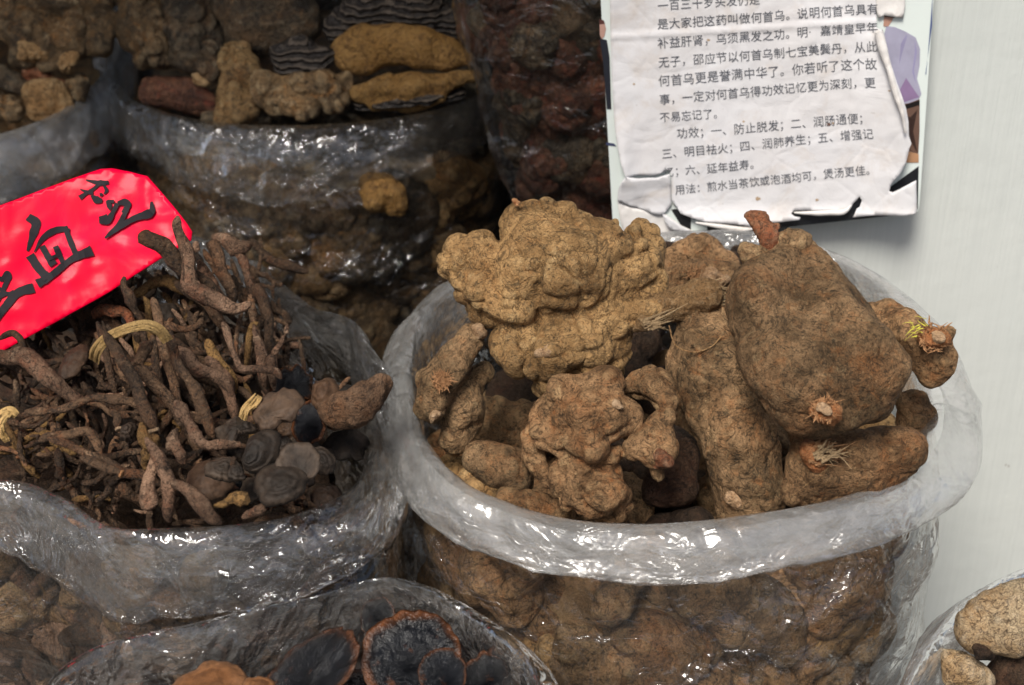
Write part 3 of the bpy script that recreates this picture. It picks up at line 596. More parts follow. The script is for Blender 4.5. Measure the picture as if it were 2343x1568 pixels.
def stroke(pts, w):
    """a brush stroke as an outline of varying width in picture points"""
    C = catmull(np.array([(a, b, 0) for a, b in pts], float), 8 * len(pts))[:, :2]; W = np.interp(np.linspace(0, 1, len(C)), np.linspace(0, 1, len(w)), w); T = np.gradient(C, axis=0); T /= np.linalg.norm(T, axis=1)[:, None]; Nn = np.c_[-T[:, 1], T[:, 0]]
    W = W * 1.3 * (1 + .10 * vnoise(np.c_[C / 7, 0 * C[:, :1]], 3)); return np.vstack([C + Nn * W[:, None], (C - Nn * W[:, None])[::-1]]), len(C)
def put_char(strokes, label):
    VV = []; FF = []; o_ = 0
    for pts, w in strokes:
        q, n_ = stroke(pts, w); VV.append(q); FF += [(o_ + i, o_ + i + 1, o_ + 2 * n_ - 2 - i, o_ + 2 * n_ - 1 - i) for i in range(n_ - 1)]; o_ += 2 * n_
    UV = np.vstack(VV); k = np.concatenate([[i] * len(q) for i, q in enumerate(VV)])
    V = on_card(UV, .0011) + cn * (k * .00012)[:, None]; mesh_obj('brush_character', V, FF, M['brush'], card, smooth=False)
s_ = .3872; X = lambda x, y: (x * s_, y * s_ + 362.9)
put_char([([X(510, 132), X(560, 145), X(600, 152), X(648, 150)], [1, 3, 5, 3]), ([X(600, 150), X(560, 185), X(510, 215), X(474, 238)], [3, 3, 3, 5]), ([X(478, 188), X(520, 205), X(555, 212)], [1, 3, 3]), ([X(620, 168), X(634, 195), X(620, 218)], [2, 4, 1]), ([X(545, 225), X(575, 250), X(610, 258)], [2, 7, 3]), ([X(598, 212), X(608, 228)], [2, 4]),
          ([X(640, 255), X(652, 290), X(655, 312)], [3, 5, 1]), ([X(640, 262), X(680, 262)], [3, 3]), ([X(700, 275), X(740, 268), X(762, 285), X(730, 330)], [3, 7, 6, 3]), ([X(700, 275), X(670, 330), X(640, 372), X(590, 378)], [4, 4, 7, 4]), ([X(590, 358), X(640, 345)], [2, 3]), ([X(760, 300), X(720, 380), X(680, 430)], [4, 5, 4]), ([X(625, 476), X(690, 425), X(800, 365), X(890, 340), X(915, 315)], [2, 5, 5, 8, 5]), ([X(905, 270), X(910, 330)], [2, 6])], 'a')
put_char([([X(170, 350), X(215, 385), X(200, 450), X(165, 550)], [7, 9, 7, 2]), ([X(170, 350), X(230, 400)], [6, 6]), ([X(205, 555), X(260, 470), X(330, 425), X(400, 415)], [1, 5, 6, 5]), ([X(395, 415), X(400, 450), X(445, 560)], [5, 5, 5]), ([X(250, 520), X(290, 590), X(320, 632)], [5, 6, 7]), ([X(330, 520), X(350, 570), X(372, 615)], [5, 5, 4]), ([X(180, 575), X(230, 650), X(290, 715)], [8, 7, 8]), ([X(225, 745), X(300, 700), X(420, 600), X(545, 545)], [8, 6, 6, 9]), ([X(290, 600), X(350, 570)], [3, 3])], 'b')
put_char([([X(-10, 700), X(20, 720), X(50, 685), X(58, 710), X(30, 770), X(-5, 850)], [3, 4, 5, 5, 4, 3]), ([X(0, 770), X(50, 805), X(90, 790)], [3, 4, 3]), ([X(-20, 970), X(40, 880), X(110, 800), X(205, 768)], [5, 7, 7, 9]), ([X(-60, 820), X(0, 820), X(50, 800)], [4, 4, 3])], 'c')

def card_depth(u, v): return float(((on_card(np.array([[float(u), float(v)]]))[0] - CAM) @ RF))

# ------------------------------------------------------------------ tubers: chains of picture points (u, v, w_cm towards the camera, radius px) at a depth
def chain(D, pts, k=None):
    out = []; q = [(at_depth(u, v, D - w / 100), r * (D - w / 100) / FPX) for (u, v, w, r) in pts]
    if len(q) == 1: q = q * 2
    for (a, ra), (b, rb) in zip(q, q[1:]): out.append((a, b, ra, rb) + ((k,) if k else ()))
    return out
def tuber(label, D, chains, mat, cat='root', name='dried_tuber', seed=0, k=.010, group=None, h=.0021, parts=(), carve=None, **kw):
    cones = []
    for c in chains: cones += chain(D, c)
    V, Q = solid(cones, k=k, h=h, seed=seed, carve=[x for c in carve for x in chain(D, c)] if carve else None, **kw)
    c = V.mean(0); c = np.array([c[0], c[1], V[:, 2].min()])
    if parts:
        e = empty(name, c); mesh_obj('body', V, Q, mat, e); tag(e, label, cat, group)
        for fn in parts: fn(e)
        return e
    o = mesh_obj(name, V - c, Q, mat); o.location = c; return tag(o, label, cat, group)
def tuft(D, u, v, w, r, mat, n=40, length=22, dirn=None, seed=0, rad=.0007, name='fibre_tuft', spread=1.0):
    """a tuft of torn fibres: many bent threads in one mesh part"""
    def fn(parent):
        g = np.random.default_rng(seed); VV = []; FF = []; o_ = 0; s = D / FPX
        c = at_depth(u, v, D - w / 100); Nn = -RF * .8 + RU * .5; Nn /= np.linalg.norm(Nn)
        for i in range(n):
            a = g.uniform(0, 2 * math.pi); q = math.sqrt(g.uniform(0, 1)) * r * s
            p = c + (RX * math.cos(a) + RU * math.sin(a)) * q
            if dirn is None: d = Nn * g.uniform(.1, .8) + (RX * g.normal() + RU * g.normal()) * .8 * spread
            else: d = (RX * dirn[0] + RU * dirn[1]) + Nn * g.uniform(-.1, .4) + (RX * g.normal() + RU * g.normal()) * .22 * spread
            d /= np.linalg.norm(d); L = length * s * g.uniform(.5, 1.2); bend = (RX * g.normal() + RU * g.normal() + Nn * g.normal() * .5) * .4
            pts = [p + (d * t + bend * t * t) * L for t in (0, .35, .7, 1)]; rr = rad * g.uniform(.6, 1.5)
            b1 = np.cross(d, Nn); b1 /= max(1e-6, np.linalg.norm(b1)); b2 = np.cross(d, b1)
            for j, q_ in enumerate(pts):
                for m_ in range(4): VV.append(q_ + (b1 * math.cos(m_ * math.pi / 2) + b2 * math.sin(m_ * math.pi / 2)) * rr * (1 - .25 * j))
            for j in range(3):
                for m_ in range(4): FF.append((o_ + j * 4 + m_, o_ + j * 4 + (m_ + 1) % 4, o_ + j * 4 + 4 + (m_ + 1) % 4, o_ + j * 4 + 4 + m_))
            o_ += 16
        mesh_obj(name, np.array(VV), np.array(FF), mat, parent)
    return fn
def lump(D, chains, mat, name, seed=0, k=.004, h=.0014, **kw):
    def fn(parent):
        cones = []
        for c in chains: cones += chain(D, c)
        kw.setdefault('warp', (.003, 90)); kw.setdefault('disp', ((.0012, 120, 'f'), (.0008, 300, 'r')))
        V, Q = solid(cones, k=k, h=h, seed=seed, **kw); mesh_obj(name, V, Q, mat, parent)
    return fn
HZ = .0015
FOLD = ((.0046, 32, 'B'), (.0022, 75, 'B'), (.0018, 50, 'f'), (.0006, 240, 'f'))
# A: the big knobbly tuber on top of the heap
DA = depth_z(1300, 900, RIM + .015)
tuber('biggest knobbly tan tuber with a frayed stalk stub, on top of the heap', DA, [
    [(1180, 510, 0, 52), (1225, 560, 2.0, 78), (1290, 610, 2.6, 92), (1330, 640, 2.4, 80)], [(1182, 494, .3, 34), (1230, 492, .6, 40), (1290, 505, .5, 36)], [(1290, 505, .5, 42), (1360, 560, 1.5, 62), (1420, 610, 1.2, 62)],
    [(1055, 575, 1.2, 44), (1040, 590, 1.0, 38), (1090, 565, 1.5, 44)], [(1075, 650, 1.2, 38), (1120, 665, 2.2, 52), (1180, 670, 2.6, 58)], [(1130, 600, 2.2, 46), (1200, 610, 3.2, 50)], [(1220, 690, 2.6, 40), (1300, 680, 2.8, 46), (1370, 660, 2.2, 46)], [(1110, 705, 1, 34), (1180, 725, 1.2, 30)],
    [(1345, 497, .6, 17), (1362, 505, .8, 19)], [(1405, 503, .4, 17), (1402, 515, .6, 18)], [(1458, 525, .8, 25), (1470, 515, .5, 22)], [(1492, 530, .6, 17)], [(1465, 580, 1.2, 40), (1480, 620, 1.0, 36), (1490, 665, .6, 28)], [(1420, 570, 1.6, 34), (1440, 640, 1.6, 40)], [(1500, 570, .3, 20), (1503, 640, 0, 18)],
    [(1300, 560, 3.4, 26), (1340, 590, 3.2, 20)], [(1260, 560, 3.6, 22), (1250, 610, 3.8, 26), (1270, 660, 3.6, 22)], [(1330, 600, 3.4, 15), (1355, 640, 3.4, 17), (1345, 670, 3.1, 13)], [(1210, 500, 2.2, 16), (1195, 540, 2.3, 16)], [(1150, 630, 3.2, 18), (1200, 650, 3.6, 18)],
    [(1390, 470 + 60, 1.6, 20)], [(1320, 520, 2.2, 22), (1370, 540, 2.2, 18)],
    [(1165, 800, 1.2, 42), (1200, 820, 1.8, 46), (1260, 800, 2.2, 52), (1330, 780, 2.0, 62), (1390, 740, 1.4, 52)], [(1180, 770, 1.6, 30), (1240, 750, 1.6, 34), (1330, 735, 1.8, 30)], [(1245, 865, .6, 38), (1290, 862, .8, 36), (1340, 835, .8, 36)],
    [(1390, 800, .6, 40), (1415, 790, .3, 34)], [(1380, 840, 0, 24), (1400, 835, -.2, 20)], [(1240, 815, 3.0, 18), (1270, 800, 3.1, 15)], [(1400, 710, 1.6, 36), (1450, 700, 1.5, 32), (1500, 700, 1.5, 30)],
    [(1410, 735, 1.2, 40), (1470, 715, 1.4, 38), (1520, 702, 1.5, 33)]],
    M['tuber_tan'], seed=5, k=.0055, h=HZ, warp=(.0048, 30), disp=FOLD,
    carve=[[(1020, 643, 4.2, 5), (1060, 636, 4.2, 9), (1110, 622, 4.4, 3)], [(1150, 737, 5.0, 3), (1250, 735, 5.0, 6), (1330, 722, 5.0, 4), (1400, 700, 4.4, 2)], [(1215, 850, 3.6, 3), (1250, 838, 4, 6), (1310, 825, 3.8, 3)], [(1225, 806, 5.0, 3), (1262, 786, 5.2, 5)]],
    parts=[lump(DA, [[(1440, 745, 2.1, 9), (1480, 735, 2.6, 13), (1520, 722, 2.6, 12)], [(1500, 708, 1.8, 33), (1560, 692, 1.9, 36), (1600, 682, 1.9, 38), (1615, 679, 1.9, 37)]], M['tan_fibre'], 'stalk_stub', 3, disp=((.0014, 90, 'r'), (.0012, 260, 'r'))),
           tuft(DA, 1605, 681, 2.0, 33, M['tan_fibre'], 260, 30, (1, -.06), 4, .0009, 'frayed_end', .3), tuft(DA, 1485, 740, 3.3, 16, M['tan_fibre'], 30, 40, (.9, .25), 5, .0010, 'fibre_tuft', .3),
           lump(DA, [[(1238, 812, 3.9, 14), (1262, 800, 4.1, 15), (1280, 793, 3.9, 11)]], M['pale_core'], 'bare_patch', 6), lump(DA, [[(1172, 462, 1.6, 7), (1180, 470, 1.9, 8)]], M['orange_fibre'], 'root_scar', 7)])
# B: long tuber standing in the middle
DB = depth_z(1640, 950, RIM + .012)
tuber('long upright grey-brown tuber with a narrow waist between the big tuber and fattest one', DB, [
    [(1600, 725, -1, 46), (1610, 800, 0, 68), (1640, 870, .8, 81), (1670, 940, 1.0, 83), (1690, 985, .9, 72)], [(1655, 740, -1, 37), (1690, 830, 0, 48), (1725, 930, .5, 42)], [(1705, 1030, 1.0, 68), (1700, 1080, .8, 72), (1710, 1130, .4, 66), (1700, 1165, -.3, 55)],
    [(1570, 830, .4, 31), (1575, 900, .4, 28)], [(1645, 1010, 1.5, 24), (1640, 1025, 1.6, 22)], [(1740, 985, 1.4, 26), (1755, 1020, 1.2, 22)], [(1760, 1130, .8, 20), (1780, 1120, .4, 17)]],
    M['tuber_grey'], seed=9, k=.012, h=HZ, warp=(.006, 30), disp=((.0020, 26, 'B'), (.0012, 70, 'B'), (.0012, 90, 'f'), (.0005, 260, 'f')),
    parts=[lump(DB, [[(1672, 1140, 2.6, 15), (1690, 1150, 2.4, 13), (1712, 1155, 2.2, 11)]], M['pale_core'], 'bare_patch', 2), lump(DB, [[(1786, 1118, 1.2, 9), (1790, 1130, 1.1, 8)]], M['pale_core'], 'bare_patch', 3)])
# C: fat tuber leaning at the right
DC = depth_z(1900, 960, RIM + .05)
tuber('fattest smooth brown tuber leaning on the back rim, red scar at its low end', DC, [
    [(1745, 660, -1.6, 72), (1755, 720, -.8, 80), (1800, 800, .8, 88), (1850, 880, 1.4, 86), (1895, 930, 1.0, 62)], [(1850, 660, -2, 72), (1890, 730, -.8, 84), (1945, 810, .6, 86), (1975, 870, .9, 78), (1980, 910, .6, 62)], [(1810, 840, 1.4, 70), (1850, 905, 1.3, 62), (1905, 945, .6, 42)],
    [(1800, 620, -2.6, 38), (1850, 625, -2.6, 38)], [(1730, 665, .8, 18), (1735, 680, 1.0, 18)], [(1700, 740, .4, 24), (1720, 790, .8, 20)]], M['tuber_grey'], seed=14, k=.014, h=HZ, warp=(.006, 26), disp=((.0016, 22, 'B'), (.0011, 65, 'B'), (.0014, 70, 'f'), (.0005, 240, 'f')),
    parts=[lump(DC, [[(1868, 940, 4.3, 17), (1900, 935, 4.4, 18)], [(1875, 925, 4.4, 12), (1905, 952, 4.0, 14)]], M['orange_fibre'], 'root_scar', 5), tuft(DC, 1885, 938, 4.7, 27, M['orange_fibre'], 130, 16, None, 6, .0008, 'fibre_tuft'), lump(DC, [[(1876, 936, 5.1, 11), (1888, 944, 5.1, 8)]], M['pale_core'], 'bare_patch', 8)])
tuber('stubby brown root with a frayed knob end, right of the fattest tuber', DC, [
    [(1950, 715, -4.5, 30), (2020, 730, -3.6, 38), (2080, 765, -2.8, 44), (2130, 800, -2.2, 46)], [(2110, 830, -2.4, 38), (2150, 820, -2, 32), (2130, 850, -2.6, 22)], [(2160, 770, -2, 26), (2182, 752, -2, 12)], [(2085, 745, -2.2, 30)]], M['tuber'], seed=18, k=.008,
    parts=[lump(DC, [[(2128, 778, .1, 26), (2150, 775, .1, 24)]], M['orange_fibre'], 'root_scar', 5), tuft(DC, 2135, 772, .5, 34, M['orange_fibre'], 110, 14, None, 16, .0007), lump(DC, [[(2138, 768, .9, 14), (2144, 768, .9, 13)]], M['pale_core'], 'cut_end', 8),
           tuft(DC, 2105, 752, .8, 26, flat('yellow_thread', (.55, .50, .06), .5), 16, 26, (-.8, .1), 26, .0004, 'yellow_thread', 1.4)])
tuber('crooked reddish root stub poking up in front of the notice board', DC, [[(1718, 488, -3.4, 10), (1738, 500, -3.2, 15), (1748, 525, -3, 16), (1755, 550, -3, 18), (1745, 590, -3.2, 28)], [(1770, 520, -3.8, 9), (1760, 545, -3.5, 12)]], M['stalk_red'], seed=21, k=.004, h=.0016, warp=(.004, 60), disp=((.0012, 120, 'f'), (.0008, 250, 'r')))
tuber('small dark crumpled knot perched on top of the fattest tuber', DC, [[(1790, 578, -2.6, 20), (1825, 562, -2.4, 28), (1848, 575, -2.6, 22)], [(1805, 555, -2.8, 20)], [(1720, 590, -3, 26), (1750, 600, -3, 26)]], M['tuber_grey'], seed=22, k=.005, h=.0016, warp=(.006, 60), disp=((.0025, 80, 'r'), (.001, 250, 'r')))
# D: slender pale one at the left rim, green-grey one below it
DD = depth_z(1020, 960, RIM + .005)
tuber('slender pale tuber leaning on the left rim with an orange fibre tuft', DD, [[(1098, 748, -1, 11), (1085, 780, -.6, 24), (1045, 830, 0, 40), (1010, 880, .4, 45), (985, 925, .3, 26), (988, 962, 0, 9)], [(1000, 935, .6, 22), (1018, 915, .5, 24)], [(975, 860, -.2, 22)]], M['tuber_grey'], seed=31, k=.008,
    parts=[tuft(DD, 1010, 872, 2.0, 20, M['orange_fibre'], 130, 17, None, 3, .0007), lump(DD, [[(1092, 752, .1, 14), (1100, 765, 0, 15)]], M['pale_core'], 'bare_patch', 2), lump(DD, [[(1000, 948, 1.0, 12), (994, 958, .8, 9)]], M['pale_core'], 'bare_patch', 4)])
tuber('mossy grey tuber underneath the slender pale one', DD, [[(1075, 890, -3, 36), (1065, 950, -2.4, 48), (1050, 1010, -2, 40)], [(1110, 850, -3.4, 22)]], M['tuber_grey'], seed=33)
# E: lumpy cluster in the middle front
DE = depth_z(1340, 1120, RIM - .005)
tuber('knotted pale-brown tuber of many lobes in the middle of the heap', DE, [
    [(1250, 950, .5, 36), (1300, 920, 1.4, 44), (1380, 890, 1.2, 34), (1390, 930, 1.8, 44)], [(1265, 990, 1.6, 44), (1330, 960, 2.4, 48)], [(1400, 960, 2.2, 42), (1440, 950, 2.0, 36), (1455, 985, 1.4, 30)], [(1300, 1010, 2.2, 42), (1350, 1010, 2.6, 44)],
    [(1215, 1000, 0, 28), (1225, 1060, -.4, 32), (1250, 1100, -.6, 30)], [(1380, 870, .6, 16), (1365, 862, .5, 14)], [(1330, 1040, 1.4, 40), (1340, 1090, 1.2, 66), (1370, 1120, 1.0, 68), (1400, 1145, .4, 48)], [(1300, 1110, .9, 40), (1290, 1130, .5, 36)], [(1395, 1045, 2.0, 26), (1420, 1035, 1.7, 20)], [(1340, 925, 2.6, 20), (1370, 950, 2.8, 16)]],
    M['tuber'], seed=41, k=.0048, h=HZ, warp=(.0050, 34), disp=FOLD, parts=[lump(DE, [[(1408, 925, 4.0, 9), (1420, 932, 3.9, 7)]], M['pale_core'], 'bare_patch', 3)])
tuber('small hooked reddish tuber with a torn hanging end beside the long upright tuber', DE, [[(1460, 885, 0, 24), (1500, 880, .2, 28), (1535, 930, 1.0, 22), (1510, 965, 1.8, 24), (1490, 1010, 2.4, 30)], [(1460, 1025, 2.3, 26), (1500, 1045, 2.4, 32), (1535, 1035, 2.2, 22)], [(1495, 1075, 1.8, 12), (1500, 1090, 1.6, 6)], [(1430, 890, 0, 20), (1480, 870, -.2, 18)], [(1545, 945, .6, 10)]], M['tuber'], seed=44, k=.005, h=HZ, warp=(.004, 40), disp=FOLD,
    parts=[lump(DE, [[(1505, 1040, 3.7, 13), (1520, 1052, 3.6, 15), (1500, 1068, 3.2, 9)]], M['stalk_red'], 'torn_end', 5)])
DF = depth_z(1545, 1090, RIM - .03)
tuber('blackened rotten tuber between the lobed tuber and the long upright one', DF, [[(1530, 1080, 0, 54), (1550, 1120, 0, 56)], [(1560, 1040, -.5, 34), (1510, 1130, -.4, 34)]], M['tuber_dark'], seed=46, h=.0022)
DG = depth_z(1950, 1090, RIM + .0)
tuber('squat tuber with torn orange fibres under the fattest tuber at the front right', DG, [[(1850, 1050, .6, 44), (1900, 1070, 1.0, 54), (1970, 1060, .8, 64), (2040, 1040, .2, 56), (2070, 1030, -.3, 42)], [(1840, 1100, .2, 36), (1900, 1110, .2, 40), (2000, 1100, .2, 44)], [(1850, 1000, 0, 26), (1930, 1010, .4, 24)]], M['tuber'], seed=51, k=.009, h=HZ,
    parts=[lump(DG, [[(1850, 1035, 2.4, 26), (1870, 1060, 2.6, 22)]], M['orange_fibre'], 'root_scar', 5), tuft(DG, 1868, 1040, 3.2, 26, M['orange_fibre'], 60, 34, (.9, .12), 7, .0010, 'fibre_tuft', .8), tuft(DG, 1880, 1040, 3.6, 20, M['tan_fibre'], 26, 40, (1, .2), 8, .0011, 'fibre_tuft', .5)])
DH = depth_z(2085, 960, RIM - .0)
tuber('smooth brown tuber end tucked against the right rim below the frayed knob', DH, [[(2080, 920, -1, 36), (2090, 960, -1, 40), (2075, 1000, -1, 34)]], M['tuber'], seed=53, h=.0024)
tuber('round brown tuber sunk at the front left of the heap', DE, [[(1105, 1040, -2.2, 42), (1150, 1060, -2.0, 48), (1180, 1090, -2.2, 36)]], M['tuber_grey'], seed=56, h=.0024)
tuber('flat reddish tuber behind the front rim left of centre', DE, [[(1170, 1130, -1.6, 26), (1230, 1150, -1.4, 30), (1290, 1165, -1.6, 30)]], M['tuber'], seed=57, h=.0024)
DK = depth_z(1590, 640, RIM - .0)
tuber('rounded brown tuber in the shade under the notice board', DK, [[(1560, 600, 0, 40), (1600, 590, 0, 44), (1650, 605, 0, 40)]], M['tuber'], seed=58, h=.0024)
tuber('reddish tuber behind the frayed stalk stub with a pale rough end', DK, [[(1540, 650, 2.4, 40), (1580, 640, 2.8, 36), (1640, 645, 3.4, 28)], [(1600, 620, 3.0, 20), (1655, 640, 3.6, 18)]], M['tuber'], seed=59, h=.002,
    parts=[lump(DK, [[(1625, 640, 4.8, 26), (1655, 640, 4.6, 16)]], M['pale_core'], 'rough_end', 5), tuft(DK, 1590, 632, 5.0, 18, M['orange_fibre'], 60, 18, None, 9, .0008)])
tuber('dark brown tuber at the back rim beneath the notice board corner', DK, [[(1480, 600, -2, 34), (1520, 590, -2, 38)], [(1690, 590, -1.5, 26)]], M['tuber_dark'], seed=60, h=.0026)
# one hair-thin rootlet over the long tuber
def thread(name, D, pts, rad, mat, label, cat, grp=None, parent=None):
    P = catmull(np.array([at_depth(u, v, D - w / 100) for u, v, w in pts]), 10 * len(pts)); return P

# ------------------------------------------------------------------ template pieces that fill the bags
def blob_template(seed, kind, size=.04):
    g = np.random.default_rng(seed); cones = []; n = {'round': 4, 'long': 5, 'knob': 8}[kind]
    p = np.zeros(3); d = g.normal(size=3); d /= np.linalg.norm(d)
    for i in range(n):
        st = {'round': .5, 'long': 1.0, 'knob': .8}[kind] * size; r = size * g.uniform(.42, .62) * (.75 if kind == 'knob' else 1)
        q = p + d * st * g.uniform(.6, 1); cones.append((p, q, r, size * g.uniform(.35, .6))); p = q
        d = d + g.normal(size=3) * (.35 if kind == 'long' else 1.2); d /= np.linalg.norm(d)
        if kind != 'long': p = p * .5
    V, Q = solid(cones, k=.007, h=.0028, warp=(.006, 40), disp=((.0030, 34, 'B'), (.0014, 80, 'B'), (.0012, 120, 'f')), seed=seed)
    V = V - V.mean(0); w_, E = np.linalg.eigh(V.T @ V); E = E[:, ::-1]
    if np.linalg.det(E) < 0: E[:, 2] *= -1
    V = V @ E; V = V - (V.min(0) + V.max(0)) / 2; return V, Q
TPL = {}
def templates(key, mat, kinds, size, seeds, name='dried_tuber'):
    out = []
    for s_, kd in zip(seeds, kinds):
        V, Q = blob_template(s_, kd, size); me_o = mesh_obj(name, V, Q, M[mat]); me = me_o.data; bpy.data.objects.remove(me_o)
        out.append((me, np.abs(V).max(), V))
    TPL[key] = out
templates('tuber', 'tuber', ['round', 'knob', 'long', 'knob', 'long', 'round'], .038, range(100, 106))
templates('rock', 'rock_brown', ['knob', 'knob', 'round', 'knob'], .042, range(110, 114), 'resin_chunk')
templates('dark', 'rock_dark', ['knob', 'round', 'knob', 'knob'], .048, range(120, 124), 'fungus_chunk')
def put(name, me, loc, scale, label, cat, group, mat=None, rot=None, sq=None):
    o = bpy.data.objects.new(name, me); COL.objects.link(o); o.location = Vector([float(x) for x in loc])
    o.rotation_euler = rot if rot is not None else tuple(rng.uniform(0, 6.28, 3)); s = scale if sq is None else 1
    o.scale = (scale,) * 3 if sq is None else tuple(scale * x for x in sq)
    if mat:
        o.material_slots[0].link = 'OBJECT'; o.material_slots[0].material = M[mat]
    return tag(o, label, cat, group)
def facing(bag, j):                                              # does this side of the bag face the camera
    P = bag['P'][j]; N = bag['N'][j]; return float(N @ (CAM - P)) / np.linalg.norm(CAM - P)
def fill_side(bag, key, n_ring, levels, name, label, cat, group, scale=(.8, 1.1), inset=.035, mats=(None,), thr=-.05, seed=0):
    g = np.random.default_rng(seed); n = bag['n']
    for li, s_ in enumerate(levels):
        for k in range(n_ring):
            j = int((k + .5 * (li % 2) + g.uniform(-.2, .2)) / n_ring * n) % n
            if facing(bag, j) < thr: continue
            me, ext, V = TPL[key][g.integers(len(TPL[key]))]; sc_ = g.uniform(*scale); hz_ = np.abs(V[:, 2]).max() * sc_; hx_ = np.abs(V[:, 0]).max() * sc_
            p = bag['inside'](j, min(.97, max(.03, s_ + g.uniform(-.02, .02))), hz_ + hx_ * .22 + .004 + inset)
            if not in_view(p, .05) or p[2] + hx_ > bag['P'][j][2] - .028: continue
            q_ = Vector([float(x) for x in bag['N'][j]]).to_track_quat('Z', 'Y') @ Matrix.Rotation(g.uniform(0, 6.28), 3, 'Z').to_quaternion()
            put(name, me, p, sc_, label, cat, group, mats[g.integers(len(mats))], tuple(q_.to_euler()))
def project(p):
    q = np.asarray(p) - CAM; d = q @ RF; return 1171 + FPX * (q @ RX) / d, 784 - FPX * (q @ RU) / d, d
def in_view(p, m=.04):
    u, v, d = project(p); e = m / d * FPX; return d > .1 and -e < u < 2342 + e and -e < v < 1568 + e
core(bagR, M['tuber'], 'brown crumbs and broken root filling the large bag', 'root debris', s0=.17, inset=.052, seed=71)
fill_side(bagR, 'tuber', 20, (.10, .155, .21, .27, .34, .42), 'dried_tuber', 'brown tuber pressed against the clear side of the large right-hand bag', 'root', 'tubers seen through the side of the large bag', (1.0, 1.65), 0, (None, 'tuber_grey', 'tuber_tan'), seed=4, thr=-.75)
fill_side(bagR, 'tuber', 19, (.045,), 'dried_tuber', 'small brown tuber behind the rolled rim of the large bag', 'root', 'small tubers behind the rolled rim', (.6, .85), 0, (None, 'tuber_grey'), seed=14)
# heap just under the hero pieces, gap shade put in as dark material
g = np.random.default_rng(77)
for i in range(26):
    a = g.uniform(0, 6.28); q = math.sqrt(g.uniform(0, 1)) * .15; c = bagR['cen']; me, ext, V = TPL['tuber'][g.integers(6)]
    put('dried_tuber', me, (c[0] + q * math.cos(a), c[1] + q * math.sin(a), RIM - .082 + g.uniform(-.012, .008)), g.uniform(.8, 1.05), 'brown tuber, mostly toned dark as gap shade, deep between the larger tubers of the big bag', 'root', 'tubers down in the big bag', ('tuber_dark', 'tuber_dark', 'tuber_grey')[g.integers(3)])
# ------------------------------------------------------------------ thin twisted roots
def twig_mesh(P, rad, seed=0, sides=11, knob=.30, step=.0028):
    L = np.linalg.norm(np.diff(P, axis=0), axis=1).sum(); n = max(10, int(L / step)); C = catmull(P, n); rad = np.interp(np.linspace(0, 1, n), np.linspace(0, 1, len(rad)), rad)
    C = C + np.stack([vnoise(C * 55, seed + k) for k in range(3)], 1) * (rad * .65)[:, None]
    T = np.gradient(C, axis=0); T /= np.maximum(np.linalg.norm(T, axis=1), 1e-9)[:, None]
    ref = np.array([.3, .5, .81]); A = np.cross(T, ref); A /= np.linalg.norm(A, axis=1)[:, None]; B = np.cross(T, A)
    a = np.arange(sides) * 2 * math.pi / sides; S = A[:, None] * np.cos(a)[None, :, None] + B[:, None] * np.sin(a)[None, :, None]
    e = np.minimum(np.arange(n), n - 1 - np.arange(n)) / 2.0; cap_ = np.sqrt(np.clip(e + .12, 0, 1)) ; cap_ = np.where(e > 1, 1, cap_)
    V = C[:, None] + S * (rad * cap_)[:, None, None]
    N3 = S.reshape(-1, 3); V = V.reshape(-1, 3); rr = np.repeat(rad, sides)
    dsp = 1.5 * knob * (fbm(V / (rr.mean() * 2.6), 3, seed + 3) * 1.0 + .55 * np.clip(vnoise(V / (rr.mean() * 3.4), seed + 7) - .25, 0, 1) * 2 + .30 * ridge(V / (rr.mean() * 1.1), 2, seed + 6) + .35 * np.abs(vnoise(V / (rr.mean() * .7), seed + 9)))
    V = V + N3 * (rr * dsp)[:, None]
    F = [tuple(f) for f in grid_faces(n, sides, True)]; F += [tuple(range(sides))[::-1], tuple(range((n - 1) * sides, n * sides))]
    return V, F
def twig(label, D, pts, mat='twig', seed=0, group=None, knob=.22, cut=None, name='thin_root', branches=()):
    P = np.array([at_depth(u, v, D - w / 100) for u, v, w, r in pts]); rad = [r * .92 * D / FPX for *_, r in pts]
    V, F = twig_mesh(P, rad, seed, knob=knob)
    for bi, b in enumerate(branches):
        Pb = np.array([at_depth(u, v, D - w / 100) for u, v, w, r in b]); V2, F2 = twig_mesh(Pb, [r * .92 * D / FPX for *_, r in b], seed + 50 + bi, knob=knob)
        F += [tuple(i + len(V) for i in f) for f in F2]; V = np.vstack([V, V2])
    c = V.mean(0)
    if cut:
        e = empty(name, c); mesh_obj('stem', V, F, M[mat], e); tag(e, label, 'root', group)
        d = P[-1] - P[-2]; d /= np.linalg.norm(d); a = np.cross(d, [.2, .3, .9]); a /= np.linalg.norm(a); b = np.cross(d, a); rr = rad[-1] * .82; q = P[-1] + d * rad[-1] * .25
        ring = [q + (a * math.cos(t) + b * math.sin(t)) * rr * (1 + .08 * math.sin(3 * t)) for t in np.linspace(0, 2 * math.pi, 15)[:-1]]
        mesh_obj('cut_end', ring + [p - d * rr * .6 for p in ring] + [q - d * rr * .12], [(i, (i + 1) % 14, 28) for i in range(14)] + [(i + 14, (i + 1) % 14 + 14, (i + 1) % 14, i) for i in range(14)], M['pale_core'] if cut == 1 else M['orange_fibre'], e)
        return e
    o = mesh_obj(name, V - c, F, M[mat]); o.location = Vector([float(x) for x in c]); return tag(o, label, 'root', group)
def DL(u, v, h): return depth_z(u, v, RIM + h) if h < .5 else card_depth(u, v) - (h - 1)
